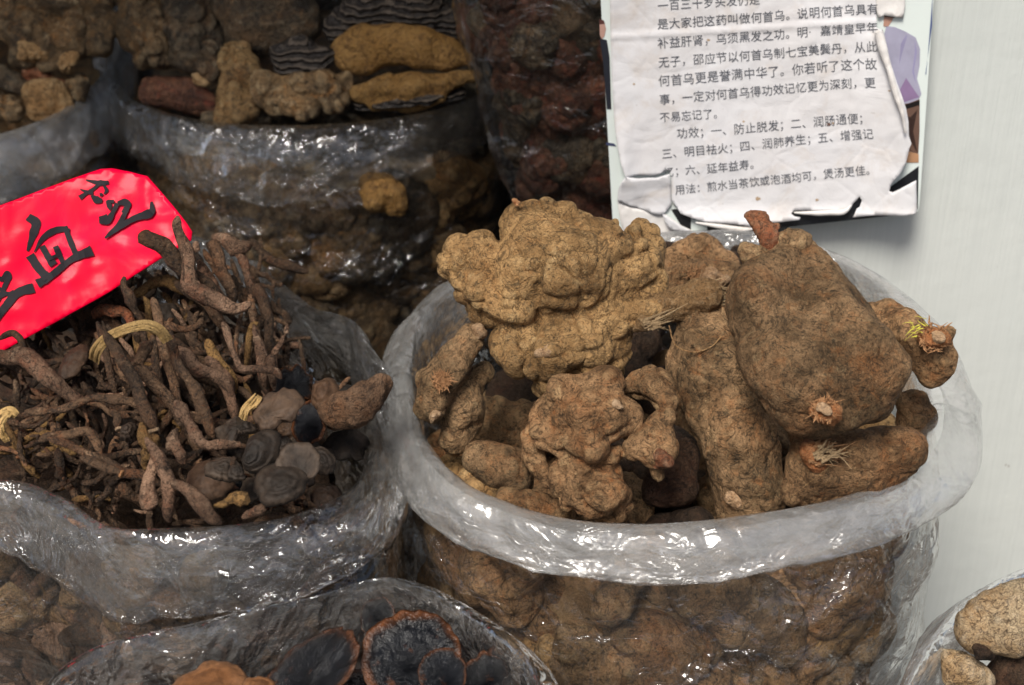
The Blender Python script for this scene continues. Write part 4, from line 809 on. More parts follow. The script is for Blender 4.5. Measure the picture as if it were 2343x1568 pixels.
TW = [
 ('thick broken root stub sticking out across the red price card', 'twig', (385, 590, 1.022), [(322, 538, 1, 17), (350, 560, 1, 18), (385, 585, .6, 18), (440, 622, -.5, 17), (500, 680, -2, 15)], .22, 0, ()),
 ('tall forked root standing against the right corner of the red card', 'twig_pink', (430, 590, 1.015), [(408, 496, 1.4, 10), (404, 530, 1.4, 12), (424, 575, 1.2, 15), (432, 620, 1.2, 15), (428, 655, 1.4, 20), (470, 668, 1.4, 18), (505, 692, 1.2, 18), (540, 700, .8, 11), (575, 694, .6, 9)], .26, 0, ([(450, 575, .8, 9), (446, 550, .9, 7)],)),
 ('knobbly little root hooked behind the tall forked one', 'twig_pink', (480, 680, .05), [(450, 600, 0, 9), (468, 635, 0, 12), (490, 655, 0, 13), (500, 668, 0, 9)], .4, 0, ()),
 ('smooth dark finger-like root rising at the back of the bag', 'twig', (530, 680, .055), [(476, 550, .4, 14), (488, 572, .6, 15), (512, 620, .5, 15), (528, 655, .4, 14), (528, 700, -.4, 14)], .12, 0, ()),
 ('root with a fat rough hooked head at the top of the bag', 'twig_pink', (560, 650, .05), [(488, 546, 0, 12), (510, 548, .2, 15), (530, 565, .2, 20), (552, 562, .2, 13), (572, 552, .2, 14)], .3, 0, ([(532, 570, 0, 11), (560, 605, -.1, 10), (575, 650, -.4, 9), (580, 690, -.8, 9)],)),
 ('curved ochre-ended root arching left of the tall forked one', 'twig_ochre', (350, 680, .05), [(302, 672, .6, 9), (325, 668, .8, 12), (345, 652, .9, 12), (380, 644, .9, 13), (412, 655, .6, 13), (430, 670, 0, 11)], .24, 0, ()),
 ('dark bent root running below the arching ochre one', 'twig', (460, 720, .045), [(400, 650, 0, 11), (440, 672, .2, 13), (480, 700, .3, 14), (508, 735, .2, 13), (525, 765, -.4, 10)], .2, 0, ()),
 ('stout upright root with a flaking yellow top at the right of the bag', 'twig', (610, 740, .05), [(584, 655, .4, 12), (598, 680, .6, 15), (608, 730, .4, 13), (620, 790, 0, 12), (628, 850, -.5, 10)], .22, 0, ()),
 ('dark upright root behind the stout flaking one', 'twig', (590, 760, .03), [(570, 680, 0, 9), (580, 740, 0, 10), (596, 810, -.2, 10), (600, 880, -.6, 9)], .16, 0, ()),
 ('pale slim root with a round tip at the far right edge of the bundle', 'twig_pink', (650, 780, .045), [(658, 742, .6, 8), (650, 770, .6, 7), (638, 795, .6, 7), (628, 815, .4, 9), (634, 850, 0, 6)], .25, 0, ()),
 ('long thin root bent like an elbow over the right bundle', 'twig_pink', (560, 810, .055), [(510, 738, 1, 10), (520, 765, 1.2, 9), (532, 800, 1.6, 6), (548, 835, 1.9, 7), (560, 845, 2, 9), (590, 845, 1.9, 8), (625, 852, 1.6, 9), (640, 868, 1.4, 7)], .25, 0, ()),
 ('curled grey-tan root standing in the right bundle', 'twig_ochre', (560, 800, .045), [(590, 738, .8, 6), (574, 750, .8, 8), (568, 790, .8, 8), (560, 840, .6, 8)], .14, 0, ()),
 ('bumpy pink root at the centre of the right bundle', 'twig_pink', (590, 810, .045), [(582, 745, .8, 8), (588, 775, .8, 10), (596, 810, .8, 12), (598, 850, .6, 10), (604, 890, 0, 9)], .36, 0, ()),
 ('thin blue-grey root crossing the right bundle', 'twig', (540, 780, .04), [(552, 715, .6, 6), (546, 740, .7, 6), (540, 790, .6, 5), (542, 830, .3, 5)], .15, 0, ()),
 ('short knobbed root tip low in the right bundle', 'twig_pink', (620, 830, .045), [(620, 808, .8, 8), (616, 830, .8, 11), (622, 860, .4, 9), (624, 890, -.2, 8)], .3, 0, ()),
 ('club-ended pink root right of the straw tie', 'twig_pink', (430, 820, .055), [(388, 790, 1, 14), (412, 812, 1.2, 25), (445, 830, 1, 20), (480, 845, .8, 14), (508, 868, .6, 15), (525, 905, .2, 13), (536, 960, -.4, 10)], .2, 0, ()),
 ('rusty brown smooth root with a swollen head in the bag centre', 'twig_ochre', (500, 820, .045), [(476, 775, .6, 12), (484, 800, .6, 13), (502, 835, .5, 15), (522, 870, .3, 14), (545, 905, -.2, 11)], .12, 0, ()),
 ('short pink knob beside the rusty brown root', 'twig_pink', (480, 850, .04), [(468, 818, .7, 11), (490, 840, .7, 13), (512, 870, .3, 14), (530, 900, 0, 12)], .25, 0, ()),
 ('thick cut root with a pale round end in the tied bundle', 'twig', (320, 900, .065), [(240, 760, .6, 11), (262, 800, 1.2, 14), (290, 850, 1.4, 15), (316, 890, 1.6, 15), (334, 930, 1.7, 16), (352, 985, 1.8, 17)], .10, 1, ()),
 ('zigzag grey root with a pink peeling tip in the tied bundle', 'twig', (370, 880, .055), [(348, 775, 1, 14), (318, 812, 1.2, 15), (312, 840, 1.2, 16), (345, 868, 1.2, 15), (385, 900, 1.1, 14), (405, 940, 1, 13), (430, 985, .8, 11)], .14, 0, ()),
 ('peeling pink root end below the zigzag root', 'twig_pink', (410, 950, .06), [(395, 915, 1.4, 12), (410, 942, 1.4, 14), (430, 968, 1.2, 13), (440, 985, 1.1, 9)], .3, 0, ()),
 ('straight dark root down the middle of the tied bundle', 'twig', (400, 880, .045), [(350, 680, .2, 9), (362, 730, .4, 11), (368, 790, .6, 11), (390, 850, .7, 11), (410, 920, .7, 12), (430, 980, .6, 11), (452, 1025, .6, 15)], .14, 0, ()),
 ('long root beside the straight dark one, pale and flaky at the bottom', 'twig', (450, 900, .05), [(388, 760, .4, 10), (402, 820, .6, 12), (430, 865, .8, 12), (448, 900, .9, 16), (468, 945, .9, 14), (492, 1000, .8, 10)], .2, 0, ()),
 ('pale flaky root stump leaning by the grey fan mushroom', 'twig_pink', (470, 1000, .05), [(432, 960, .8, 12), (446, 995, .9, 14), (468, 1020, .9, 13), (500, 1022, .8, 12), (545, 1018, .6, 11)], .34, 0, ()),
 ('fat pink tapering root emerging from under the red card', 'twig_pink', (90, 850, .06), [(-10, 806, .4, 15), (35, 815, 1, 17), (70, 835, 1.2, 22), (110, 860, 1.2, 22), (150, 895, 1, 17), (200, 925, .6, 12)], .2, 0, ()),
 ('black root loop curling over the lower edge of the red card', 'twig', (30, 790, 1.02), [(-5, 778, 1.6, 7), (15, 768, 2, 7), (35, 765, 2, 8), (52, 785, 2, 8), (60, 830, 1.4, 8)], .12, 0, ()),
 ('long knotted root crossing the bundle from the left', 'twig', (200, 930, .055), [(60, 945, .6, 8), (120, 938, 1, 9), (165, 928, 1.2, 10), (215, 905, 1.4, 9), (262, 908, 1.4, 11), (305, 920, 1.3, 10), (345, 948, 1.1, 8)], .3, 0, ()),
 ('twisted root lying across the front left of the heap', 'twig', (250, 1040, .05), [(110, 1000, .6, 9), (150, 1010, .8, 10), (180, 1030, .8, 9), (230, 1050, .8, 9), (280, 1080, .9, 13), (330, 1092, .8, 11), (360, 1102, .6, 9)], .24, 0, ()),
 ('reddish hooked root left of the cut thick one', 'twig', (170, 1000, .045), [(90, 1010, .5, 8), (120, 995, .7, 10), (160, 990, .8, 11), (200, 985, .8, 11), (222, 1010, .8, 11), (232, 1045, .6, 10)], .2, 0, ()),
 ('pale pink root with a blunt knob at the front rim', 'twig_pink', (340, 1130, .045), [(348, 1045, .2, 11), (346, 1080, .8, 13), (338, 1110, 1.1, 17), (342, 1150, 1.1, 25), (350, 1165, 1, 20)], .16, 0, ()),
 ('warty pale root standing at the front rim beside the blunt knob', 'twig_pink', (375, 1130, .045), [(330, 1000, .6, 12), (352, 1040, .8, 14), (372, 1080, 1, 15), (385, 1120, 1, 15), (380, 1165, 1, 14), (384, 1195, .6, 11)], .3, 0, ()),
 ('mottled root slipping under the front rim', 'twig_pink', (440, 1150, .045), [(392, 1105, .4, 12), (430, 1120, .8, 15), (455, 1145, .9, 19), (480, 1175, .8, 15), (505, 1195, .2, 11)], .18, 0, ()),
 ('greenish scaly root fragment hanging by the cut thick root', 'twig_ochre', (325, 1010, .05), [(325, 965, 1, 9), (328, 990, 1.1, 14), (340, 1010, 1.1, 17), (330, 1040, .9, 12), (332, 1070, .6, 9)], .4, 0, ([(345, 1005, 1.2, 13), (362, 1000, 1.1, 9)],)),
 ('pink torn root chip in the middle of the heap', 'twig_pink', (400, 1030, .04), [(405, 980, .2, 8), (395, 1005, .8, 13), (405, 1030, .9, 13), (418, 1060, .6, 10)], .3, 0, ([(400, 1018, .9, 12), (378, 1022, .8, 9)],)),
 ('twig with an orange cut end in front of the brown mushroom', 'twig', (270, 1080, .06), [(180, 1050, .6, 9), (210, 1058, .8, 11), (245, 1072, 1.0, 12), (278, 1085, 1.2, 12)], .15, 2, ()),
 ('short dark root standing at the left edge below the card', 'twig', (30, 900, .04), [(32, 870, 1, 6), (38, 900, 1, 8), (45, 940, .6, 8)], .2, 0, ()),
 ('long dark root in the left half of the tied bundle', 'twig', (270, 860, .04), [(225, 740, .2, 9), (240, 800, .4, 9), (252, 850, .5, 9), (262, 900, .3, 9)], .14, 0, ()),
 ('slim root beside the long dark one in the tied bundle', 'twig', (300, 860, .04), [(262, 780, .6, 8), (278, 830, .7, 10), (290, 870, .6, 10), (292, 905, .3, 9)], .14, 0, ()),
 ('bent dark root with a nub, poking up in front of the red card', 'twig', (290, 650, 1.01), [(284, 630, .6, 8), (282, 650, .6, 7), (295, 680, .6, 13), (310, 720, .2, 12)], .2, 0, ()),
 ('rust-red curled root head below the red card', 'stalk_red', (250, 710, .045), [(215, 725, .4, 16), (232, 705, .8, 14), (262, 710, .9, 14), (285, 715, .8, 12), (300, 745, .6, 9), (312, 790, .3, 9)], .2, 0, ()),
 ('slim dark root behind the straw tie', 'twig', (330, 740, .04), [(300, 700, .4, 8), (320, 730, .5, 9), (338, 770, .5, 9)], .12, 0, ()),
 ('greenish thin root poking through the straw tie', 'twig_ochre', (340, 710, .05), [(328, 680, .9, 5), (338, 705, .9, 8), (338, 745, .9, 9), (345, 790, .6, 9)], .16, 0, ()),
 ('small round cut root end above the twisted root', 'twig', (300, 960, .05), [(250, 935, .2, 8), (268, 955, .6, 10), (272, 982, 1, 11)], .12, 1, ()),
 ('small broken root with a jagged foot beside the straw tie', 'twig', (350, 800, .05), [(348, 765, 1.2, 8), (352, 790, 1.3, 9), (356, 830, 1.2, 9), (372, 875, .8, 9)], .2, 0, ()),
]
for i, (lab, mat, (au, av, ah), pts, kn, cut, br) in enumerate(TW):
    twig(lab, DL(au, av, ah), pts, mat, 200 + i, 'thin roots traced over the left bag', kn, cut, branches=br)
# many more thin roots filling the heap
g = np.random.default_rng(5)
def heap_depth(u, v): return depth_z(u, v, RIM + .012 + .03 * math.exp(-((u - 330) / 260) ** 2 - ((v - 800) / 220) ** 2))
def random_twig(u, v, ang, L, r, dz, mat, label, grp, seed, nseg=5):
    D = heap_depth(u, v) + dz; pts = []; x, y = u - math.cos(ang) * L / 2, v - math.sin(ang) * L / 2
    for k in range(nseg):
        pts.append((x, y, g.normal() * .35, r * g.uniform(.75, 1.25))); ang += g.normal() * .42; x += math.cos(ang) * L / nseg; y += math.sin(ang) * L / nseg
    br = []
    for b_ in range(g.integers(0, 3)):
        k = g.integers(1, nseg - 1); x, y, w, rr = pts[k]; a2 = g.uniform(0, 6.28); l2 = rr * g.uniform(2.2, 5)
        br.append([(x, y, w, rr * .75), (x + math.cos(a2) * l2 * .6, y + math.sin(a2) * l2 * .6, w + .2, rr * .7), (x + math.cos(a2 + .3) * l2, y + math.sin(a2 + .3) * l2, w + .3, rr * .5)])
    return twig(label, D, pts, mat, seed, grp, .22, branches=br) if grp else (D, pts, br)
mats_ = ['twig', 'twig', 'twig', 'twig_pink', 'twig', 'twig_ochre']
n_loose = 0; tangle_V = []; tangle_F = []; tangle_o = 0
for i in range(440):
    lay = g.uniform()
    u = g.uniform(-10, 780); v = g.uniform(640, 1165)
    if v < 770 - u * .45 and u < 300 or (u > 640 and v < 860): continue
    if u < 200 and v > 1040 + u * .5: continue
    a = g.normal(1.15, .35) if 200 < u < 640 and v < 980 else g.normal(.25, .5)
    if u > 520 and 960 < v < 1120: continue
    deep = n_loose >= 165
    res = random_twig(u, v, a, g.uniform(90, 210), g.uniform(4.5, 10), (.008 + .035 * lay) if not deep else .020 + .03 * lay, mats_[g.integers(6)] if lay > .3 or u < 250 else 'twig', 'thin dark root tangled among others in the left bag', None if deep else 'loose thin roots in the left bag', 400 + i)
    if not deep: n_loose += 1; continue
    D_, pts_, br_ = res
    for q_ in [pts_] + br_:
        V_, F_ = twig_mesh(np.array([at_depth(x, y, D_ - w / 100) for x, y, w, r in q_]), [r * D_ / FPX for *_, r in q_], 400 + i, sides=8, step=.004)
        tangle_V.append(V_); tangle_F += [tuple(k + tangle_o for k in f) for f in F_]; tangle_o += len(V_)
tag(mesh_obj('root_tangle', np.vstack(tangle_V), tangle_F, M['twig']), 'mass of thin dark roots under the ones on top of the left bag', 'root tangle', kind='stuff')
for i in range(22):   # finer rootlets at the lower left
    u = g.uniform(-10, 280); v = g.uniform(900, 1060)
    random_twig(u, v, g.normal(.3, .6), g.uniform(70, 160), g.uniform(3.5, 6.5), -.004 + .012 * g.uniform(), 'twig', 'wiry rootlet at the lower left of the root heap', 'wiry rootlets', 700 + i)
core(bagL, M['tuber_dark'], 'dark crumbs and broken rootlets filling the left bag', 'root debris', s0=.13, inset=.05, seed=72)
# pieces behind the film of the left bag
templates('stick', 'tuber', ['long', 'round', 'knob', 'long'], .024, range(130, 134), 'root_piece')
tt = []
for k in range(5):
    gg = np.random.default_rng(140 + k); P = np.cumsum(np.vstack([[0, 0, 0], np.c_[gg.uniform(.018, .03, 5), gg.normal(size=5) * .010, gg.normal(size=5) * .003]]), 0); V, F = twig_mesh(P, [.004, .0062, .006, .0055, .0045, .003], 140 + k); V = V - (V.min(0) + V.max(0)) / 2
    me_o = mesh_obj('thin_root', V, F, M['twig']); me = me_o.data; bpy.data.objects.remove(me_o); tt.append((me, np.abs(V).max(), V))
TPL['twig'] = tt
fill_side(bagL, 'stick', 26, (.075, .125, .18, .24, .30, .36), 'root_piece', 'brown root nugget pressed against the clear side of the left bag', 'root', 'root nuggets seen through the left bag', (.8, 1.3), 0.004, (None, 'tuber_grey', 'twig', 'twig_pink'), seed=6, thr=.2)
fill_side(bagL, 'twig', 26, (.06, .10, .15, .21, .27), 'thin_root', 'thin root lying against the clear side of the left bag', 'root', 'thin roots seen through the left bag', (.8, 1.3), 0, (None, None, 'twig_pink'), seed=16, thr=.25)

# straw ties
def straw(label, D, pts, n, spread, rad, seed, cat='straw tie'):
    gg = np.random.default_rng(seed); VV = []; FF = []; o_ = 0; C = catmull(np.array([at_depth(u, v, D - w / 100) for u, v, w in pts]), 60); T = np.gradient(C, axis=0); T /= np.linalg.norm(T, axis=1)[:, None]; S = np.cross(T, RF); S /= np.linalg.norm(S, axis=1)[:, None]
    for i in range(n):
        off = gg.uniform(-1, 1) * spread; ph = gg.uniform(0, 6); q = C + S * (off * (1 + .3 * np.sin(np.linspace(0, 5, 60) + ph)))[:, None] - RF * (gg.uniform(-1, 1) * spread * .3 + .0006 * np.sin(np.linspace(0, 9, 60) + ph))[:, None]
        for j in range(60):
            for m_ in range(5): VV.append(q[j] + (S[j] * math.cos(m_ * 1.2566) * 2.0 + RF * math.sin(m_ * 1.2566)) * rad * (1 if 3 < j < 57 else .5))
        FF.append(grid_faces(60, 5, True) + o_); o_ += 300
    V = np.array(VV); c = V.mean(0); o = mesh_obj('straw_tie', V - c, np.vstack(FF), M['straw']); o.location = Vector([float(x) for x in c]); return tag(o, label, cat)
M['straw'] = root_mat('straw', (.50, .27, .06), (.60, .36, .11), (.38, .15, .03), (.20, .10, .03), (.74, .50, .22), .4, .4, .5, rough=.5, fine=1.2)
straw('golden straw tie arched round the thin root bundle below the card', DL(290, 830, .075), [(216, 828, 0), (222, 802, 1.2), (245, 775, 2), (285, 754, 2.4), (330, 745, 2.4), (362, 756, 2), (384, 782, 1.2)], 26, .0034, .00036, 3)
straw('short loop of golden straw at the left edge of the photo', DL(20, 960, .06), [(-20, 965, .5), (0, 948, 1), (22, 940, 1.2), (38, 952, 1)], 12, .002, .00038, 4)
straw('loose golden straw strand hanging down at the left edge', DL(20, 980, .058), [(22, 945, .8), (4, 965, 1), (0, 990, .8), (14, 1012, .3)], 10, .002, .00038, 5)
straw('yellow straw wisp beside the grey fan mushrooms', DL(575, 960, .05), [(592, 905, .6), (578, 925, .8), (562, 940, .8), (552, 965, .5)], 10, .0028, .00038, 6)

M['bracket_woody'] = root_mat('bracket_woody', (.085, .045, .024), (.15, .085, .048), (.16, .06, .02), (.02, .012, .008), (.27, .17, .105), .5, .7, .5, vary=.1)
# ------------------------------------------------------------------ fungus caps
def cap_mat(name, stops, rough=.7, ridge_s=.5, band=10, spec=.3, under=(.12, .07, .04), radial=0, coat=0):
    t = NT(name); tc = t.n('ShaderNodeTexCoord'); sx = t.n('ShaderNodeSeparateXYZ', i={0: tc.outputs['UV']}); o = t.obj()
    w = t.math('ADD', sx.outputs[0], t.math('MULTIPLY', t.math('SUBTRACT', t.noise(o, 30, 4, .6), .5), .45))
    c = t.ramp(w, stops); wv = t.math('SINE', t.math('MULTIPLY', w, band * 2)); wv = t.math('MULTIPLY', wv, t.ramp(t.noise(o, 25, 4, .6), [(.35, t.g(0)), (.65, t.g(1))])); c = t.mix(t.ramp(wv, [(.0, t.g(0)), (1, t.g(.25))]), c, tuple(x * .45 for x in stops[0][1]))
    c = t.mix(t.ramp(t.noise(o, 140, 5, .7), [(.4, t.g(.5)), (.56, t.g(0))]), c, tuple(x * .35 for x in stops[0][1]))
    c = t.mix(t.ramp(t.noise(o, 90, 5, .7), [(.6, t.g(0)), (.75, t.g(.5))]), c, tuple(min(1, x * 2.0) for x in stops[-1][1]))
    hv_ = t.n('ShaderNodeHueSaturation', i={'Color': c, 'Value': t.math('ADD', t.math('MULTIPLY', t.n('ShaderNodeObjectInfo').outputs['Random'], .7), .35)}); c = hv_.outputs[0]
    b = t.bump(wv, ridge_s, .0008); b = t.bump(t.noise(o, 240, 5, .7), .7, .0012, b)
    if radial:
        rr = t.n('ShaderNodeCombineXYZ', i={0: t.math('MULTIPLY', sx.outputs[0], 3.0), 1: t.math('MULTIPLY', sx.outputs[1], radial)}).outputs[0]
        b = t.bump(t.noise(rr, 1.0, 4, .65, .3), 1.0, .004, b)
    t.pbr(**{'Base Color': c, 'Roughness': rough, 'Specular IOR Level': spec, 'Normal': b, 'Coat Weight': coat, 'Coat Roughness': .3}); return t.m
M['cap_grey'] = cap_mat('cap_grey', [(0, (.026, .018, .012)), (.5, (.046, .031, .021)), (.9, (.082, .056, .038)), (1, (.045, .03, .02))])
M['cap_brown'] = cap_mat('cap_brown', [(0, (.05, .026, .014)), (.6, (.085, .045, .024)), (1, (.10, .055, .03))])
M['cap_tan'] = cap_mat('cap_tan', [(0, (.055, .034, .021)), (.6, (.10, .062, .039)), (1, (.07, .042, .026))])
M['cap_black'] = cap_mat('cap_black', [(0, (.006, .007, .010)), (.68, (.008, .009, .012)), (.82, (.012, .010, .010)), (.90, (.07, .027, .012)), (.96, (.17, .062, .024)), (1, (.10, .038, .015))], rough=.26, spec=.35, radial=26, band=14, ridge_s=.3)
M['cap_orange'] = cap_mat('cap_orange', [(0, (.17, .07, .024)), (.6, (.23, .095, .033)), (1, (.30, .14, .06))], band=7, ridge_s=.3)
def cap(label, D, u, v, w, r, face=(0, .3, 1), spin=0, ecc=.0, asp=1., thick=.16, dome=.22, lobes=.08, mat='cap_grey', seed=0, cat='mushroom', name='dried_mushroom', group=None, ruffle=.07, stalk=None, notch=0., rings=7, rang=.006, tip=1.0):
    """round, fan or kidney cap: ecc shifts the growth point to the edge; notch cuts a sector; ruffle waves the margin"""
    s = D / FPX; R_ = r * s; c = at_depth(u, v, D - w / 100); Nn = RX * face[0] * 1.3 + RU * face[1] * (1.7 if mat != 'cap_black' else 1) - RF * face[2]; Nn /= np.linalg.norm(Nn)
    U0 = RU - Nn * (RU @ Nn); U0 /= np.linalg.norm(U0); R0 = np.cross(U0, Nn); cs, sn = math.cos(R(spin)), math.sin(R(spin)); A = R0 * cs + U0 * sn; B = -R0 * sn + U0 * cs
    DM_ = 1.9 if mat != 'cap_black' else 1.0; nt, nr = 120, 40; th = np.linspace(0, 2 * math.pi, nt, endpoint=False); rows = []; uv = []
    rb = 1 + 1.8 * lobes * fbm(np.c_[np.cos(th) * 1.6, np.sin(th) * 1.6, 0 * th + seed], 3, seed); 
    if notch: rb = rb * (1 - notch * np.exp(-((np.minimum(abs(th - math.pi * 1.5), 9)) / .42) ** 2))
    # outline of the top surface with its growth point moved to the edge
    ox, oy = 0, -ecc
    ex, ey = rb * np.cos(th) * asp, rb * np.sin(th)
    for k in range(nr):
        t_ = k / (nr - 1)
        if t_ < .62: q = t_ / .62; top = 1
        else: q = 1 - (t_ - .62) / .38; top = 0
        x = ox + (ex - ox) * q; y = oy + (ey - oy) * q
        if top: z = dome * DM_ * (1 - q ** 2.0) + thick * .5 * math.sqrt(max(0, 1 - q ** 5)) + rang * .9 * math.sin(q * rings * 2 * math.pi) * (q > .12)
        else: z = -thick * .5 * math.sqrt(max(0, 1 - q ** 6)) + dome * .45 * (1 - q ** 2)
        zz = z - .22 * x * x * dome / .2 - .10 * y * np.abs(y) + ruffle * q ** 2 * np.sin(th * 5 + seed) * .6 + ruffle * q ** 2 * vnoise(np.c_[np.cos(th) * 3, np.sin(th) * 3, 0 * th + q * 2], seed + 3) + .03 * fbm(np.c_[x * 3, y * 3, 0 * x + (0 if top else 5)], 3, seed + 9)
        rows.append(c + (A[None] * x[:, None] + B[None] * y[:, None] + Nn[None] * zz[:, None]) * R_); uv.append(np.c_[np.full(nt, q if top else 1.0 + (1 - q)), th / (2 * math.pi)])
    V = np.array(rows).reshape(-1, 3); V = V + .0006 * np.stack([vnoise(V * 160, 3 + i) for i in range(3)], 1); F = grid_faces(nr, nt, True); F = F[:, ::-1]
    cc = c - Nn * R_ * .1
    if stalk:
        e = empty(name, cc); mesh_obj('cap', V, F, M[mat], e, uv=np.array(uv).reshape(-1, 2)); tag(e, label, cat, group)
        Ps = np.array([at_depth(a, b, D - w_ / 100) for a, b, w_, _ in stalk]); V2, F2 = twig_mesh(Ps, [x[3] * s for x in stalk], seed, knob=.15); mesh_obj('stalk', V2, F2, M['twig'], e); return e
    o = mesh_obj(name, V - cc, F, M[mat], uv=np.array(uv).reshape(-1, 2)); o.location = Vector([float(x) for x in cc]); return tag(o, label, cat, group)
cap('ridged grey-brown shell-shaped mushroom standing upright beside the swirled one', DL(600, 1050, .045), 597, 1032, 1.4, 58, (-.25, .25, 1), -12, .55, .74, .28, .28, .05, 'cap_grey', 1, rings=6, rang=.020)
cap('kidney-shaped grey mushroom with a swirled lobe', DL(660, 1100, .05), 640, 1105, 1.2, 62, (0, .5, 1), 25, .4, 1.02, .3, .16, .08, 'cap_grey', 2, rings=4, rang=.007)
cap('upper lobe of folded grey mushroom overlapping the kidney-shaped one', DL(680, 1060, .05), 684, 1058, 2.2, 50, (.1, .2, 1), 8, .5, .98, .42, -.10, .06, 'cap_grey', 3, notch=.35, rings=3, rang=.007)
cap('big brown ribbed mushroom lying face up in the front heap', DL(480, 1120, .02), 478, 1098, .6, 66, (-.2, .6, 1), 20, .2, .95, .3, .25, .08, 'cap_brown', 4, rings=5)
cap('small blue-grey two-lobed mushroom on top of the brown one', DL(520, 1080, .05), 512, 1072, 1.8, 34, (.2, .5, 1), -20, .3, 1.15, .5, .2, .2, 'cap_grey', 5, rings=2)
cap('little grey mushroom head beside the brown ribbed one', DL(545, 1085, .055), 540, 1082, 2.4, 22, (.3, .4, 1), 10, .1, 1.0, .6, .3, .12, 'cap_grey', 6, stalk=[(530, 1070, 2.2, 5), (536, 1045, 2.2, 6)], rings=2)
cap('wavy-edged brown fan mushroom above the ridged grey one', DL(635, 950, .05), 632, 935, 1.2, 62, (-.2, .45, 1), -10, .5, .95, .14, .14, .22, 'cap_tan', 7, ruffle=.10, rings=3)
cap('frilly dark grey mushroom scrap between the root ends and fan mushroom', DL(540, 990, .045), 540, 985, 1.0, 40, (0, .6, 1), 30, .3, 1.1, .2, .2, .4, 'cap_grey', 8, ruffle=.25, rings=3)
cap('tiny round mushroom head between the two grey shells', DL(650, 1020, .03), 648, 1018, .8, 26, (.2, .5, 1), 0, .1, 1, .6, .3, .1, 'cap_grey', 9, rings=2)
cap('dark mushroom with rusty rim in shade right of the fan mushroom', DL(720, 970, .02), 708, 965, .3, 62, (-.5, .3, 1), 40, .3, .9, .2, -.1, .12, 'cap_black', 10, rings=3)
cap('half-hidden brown mushroom lying below the left side of the straw tie', DL(165, 830, .035), 168, 828, .6, 50, (-.5, .5, 1), 10, .2, .72, .25, .15, .1, 'cap_brown', 11, rings=4)
cap('pointed blue-grey mushroom cap behind the straw tie', DL(375, 740, .035), 372, 728, .4, 44, (.1, .5, 1), -40, .3, .95, .4, .3, .15, 'cap_grey', 12, rings=3)
cap('dark oval mushroom tucked under the red root head', DL(290, 770, .03), 282, 765, .2, 32, (-.4, .5, 1), 80, .2, 1.2, .4, .3, .1, 'cap_brown', 13, rings=3)
cap('brown mushroom half hidden behind the left bag\'s standing film', DL(740, 920, .03), 742, 900, .4, 44, (-.3, .4, 1), 20, .3, .8, .3, .3, .1, 'cap_brown', 14, rings=4)
tuber('thick woody bracket slice hanging over the right rim of the root bag', DL(812, 930, .03), [[(740, 935, 1.6, 24), (770, 920, 2.2, 26), (820, 905, 2.6, 24), (870, 898, 2.6, 20), (890, 896, 2.4, 14)], [(745, 950, 2.0, 22), (800, 935, 2.6, 26), (870, 920, 2.6, 20)], [(770, 960, 1.8, 12), (840, 940, 2.4, 14)]], M['bracket_woody'], cat='bracket fungus', name='bracket_fungus', seed=15, k=.006, disp=((.0022, 50, 'r'), (.001, 140, 'f')))
cap('grey-green mushroom edge poking out right of the swirled one', DL(740, 1050, .03), 738, 1052, .6, 30, (.4, .3, 1), -50, .3, 1.3, .3, .2, .1, 'cap_grey', 16, rings=2)
cap('grey mushroom half buried left of the kidney-shaped one', DL(580, 1130, .02), 580, 1118, .6, 40, (-.2, .5, 1), 30, .3, 1, .3, .2, .1, 'cap_grey', 17, rings=3)
cap('black curled mushroom behind the elbow-shaped root', DL(680, 880, .02), 672, 880, .2, 48, (.2, .6, 1), -20, .3, 1, .3, .25, .3, 'cap_black', 18, ruffle=.2, rings=3)
cap('small brown round nut-like mushroom in the tied bundle', DL(295, 985, .05), 294, 990, 1.6, 22, (0, .3, 1), 0, 0, 1, .9, .5, .2, 'cap_tan', 19, rings=2)
for i in range(26):
    u = g.uniform(430, 790); v = g.uniform(900, 1170)
    cap('dark mushroom in the shaded gaps of the left bag', DL(u, v, -.012), u, v, g.uniform(-1, .3), g.uniform(28, 52), (g.normal() * .5, g.uniform(.2, .9), 1), g.uniform(0, 360), .3, g.uniform(.8, 1.15), .3, .2, .2, ['cap_brown', 'cap_black', 'cap_grey'][g.integers(3)], 30 + i, group='shaded mushrooms in the left bag', rings=3)
yl = depth_z(550, 1140, RIM + .045)
twig('yellow crusty root nugget at the front of the mushroom pile', yl, [(480, 1160, .6, 7), (510, 1150, .9, 8), (535, 1135, 1.2, 12), (555, 1140, 1.4, 16), (568, 1148, 1.2, 10)], 'twig_ochre', 901, None, .35)
twig('small pink root chip by the front rim under the kidney mushroom', yl, [(560, 1180, .4, 9), (590, 1165, .8, 14), (612, 1158, .8, 13)], 'twig_pink', 902, None, .3)

# hair-thin rootlets caught on the tubers
def rootlet(label, D, pts, rad=.0005, mat='tan_fibre'):
    P = catmull(np.array([at_depth(u, v, D - w / 100) for u, v, w in pts]), 12 * len(pts)); T = np.gradient(P, axis=0); T /= np.linalg.norm(T, axis=1)[:, None]; A = np.cross(T, RF + .01); A /= np.linalg.norm(A, axis=1)[:, None]; B = np.cross(T, A)
    V = np.concatenate([P + (A * math.cos(a) + B * math.sin(a)) * rad for a in (0, 1.57, 3.14, 4.71)], 1).reshape(-1, 3); c = V.mean(0); o = mesh_obj('rootlet', V - c, grid_faces(len(P), 4, True), M[mat]); o.location = Vector([float(x) for x in c]); return tag(o, label, 'rootlet')
rootlet('hair-thin rootlet curling over the top of the long upright tuber', DB, [(1530, 745, 1.5), (1545, 790, 2.4), (1585, 806, 3.0), (1625, 795, 3.0), (1650, 770, 2.4)])
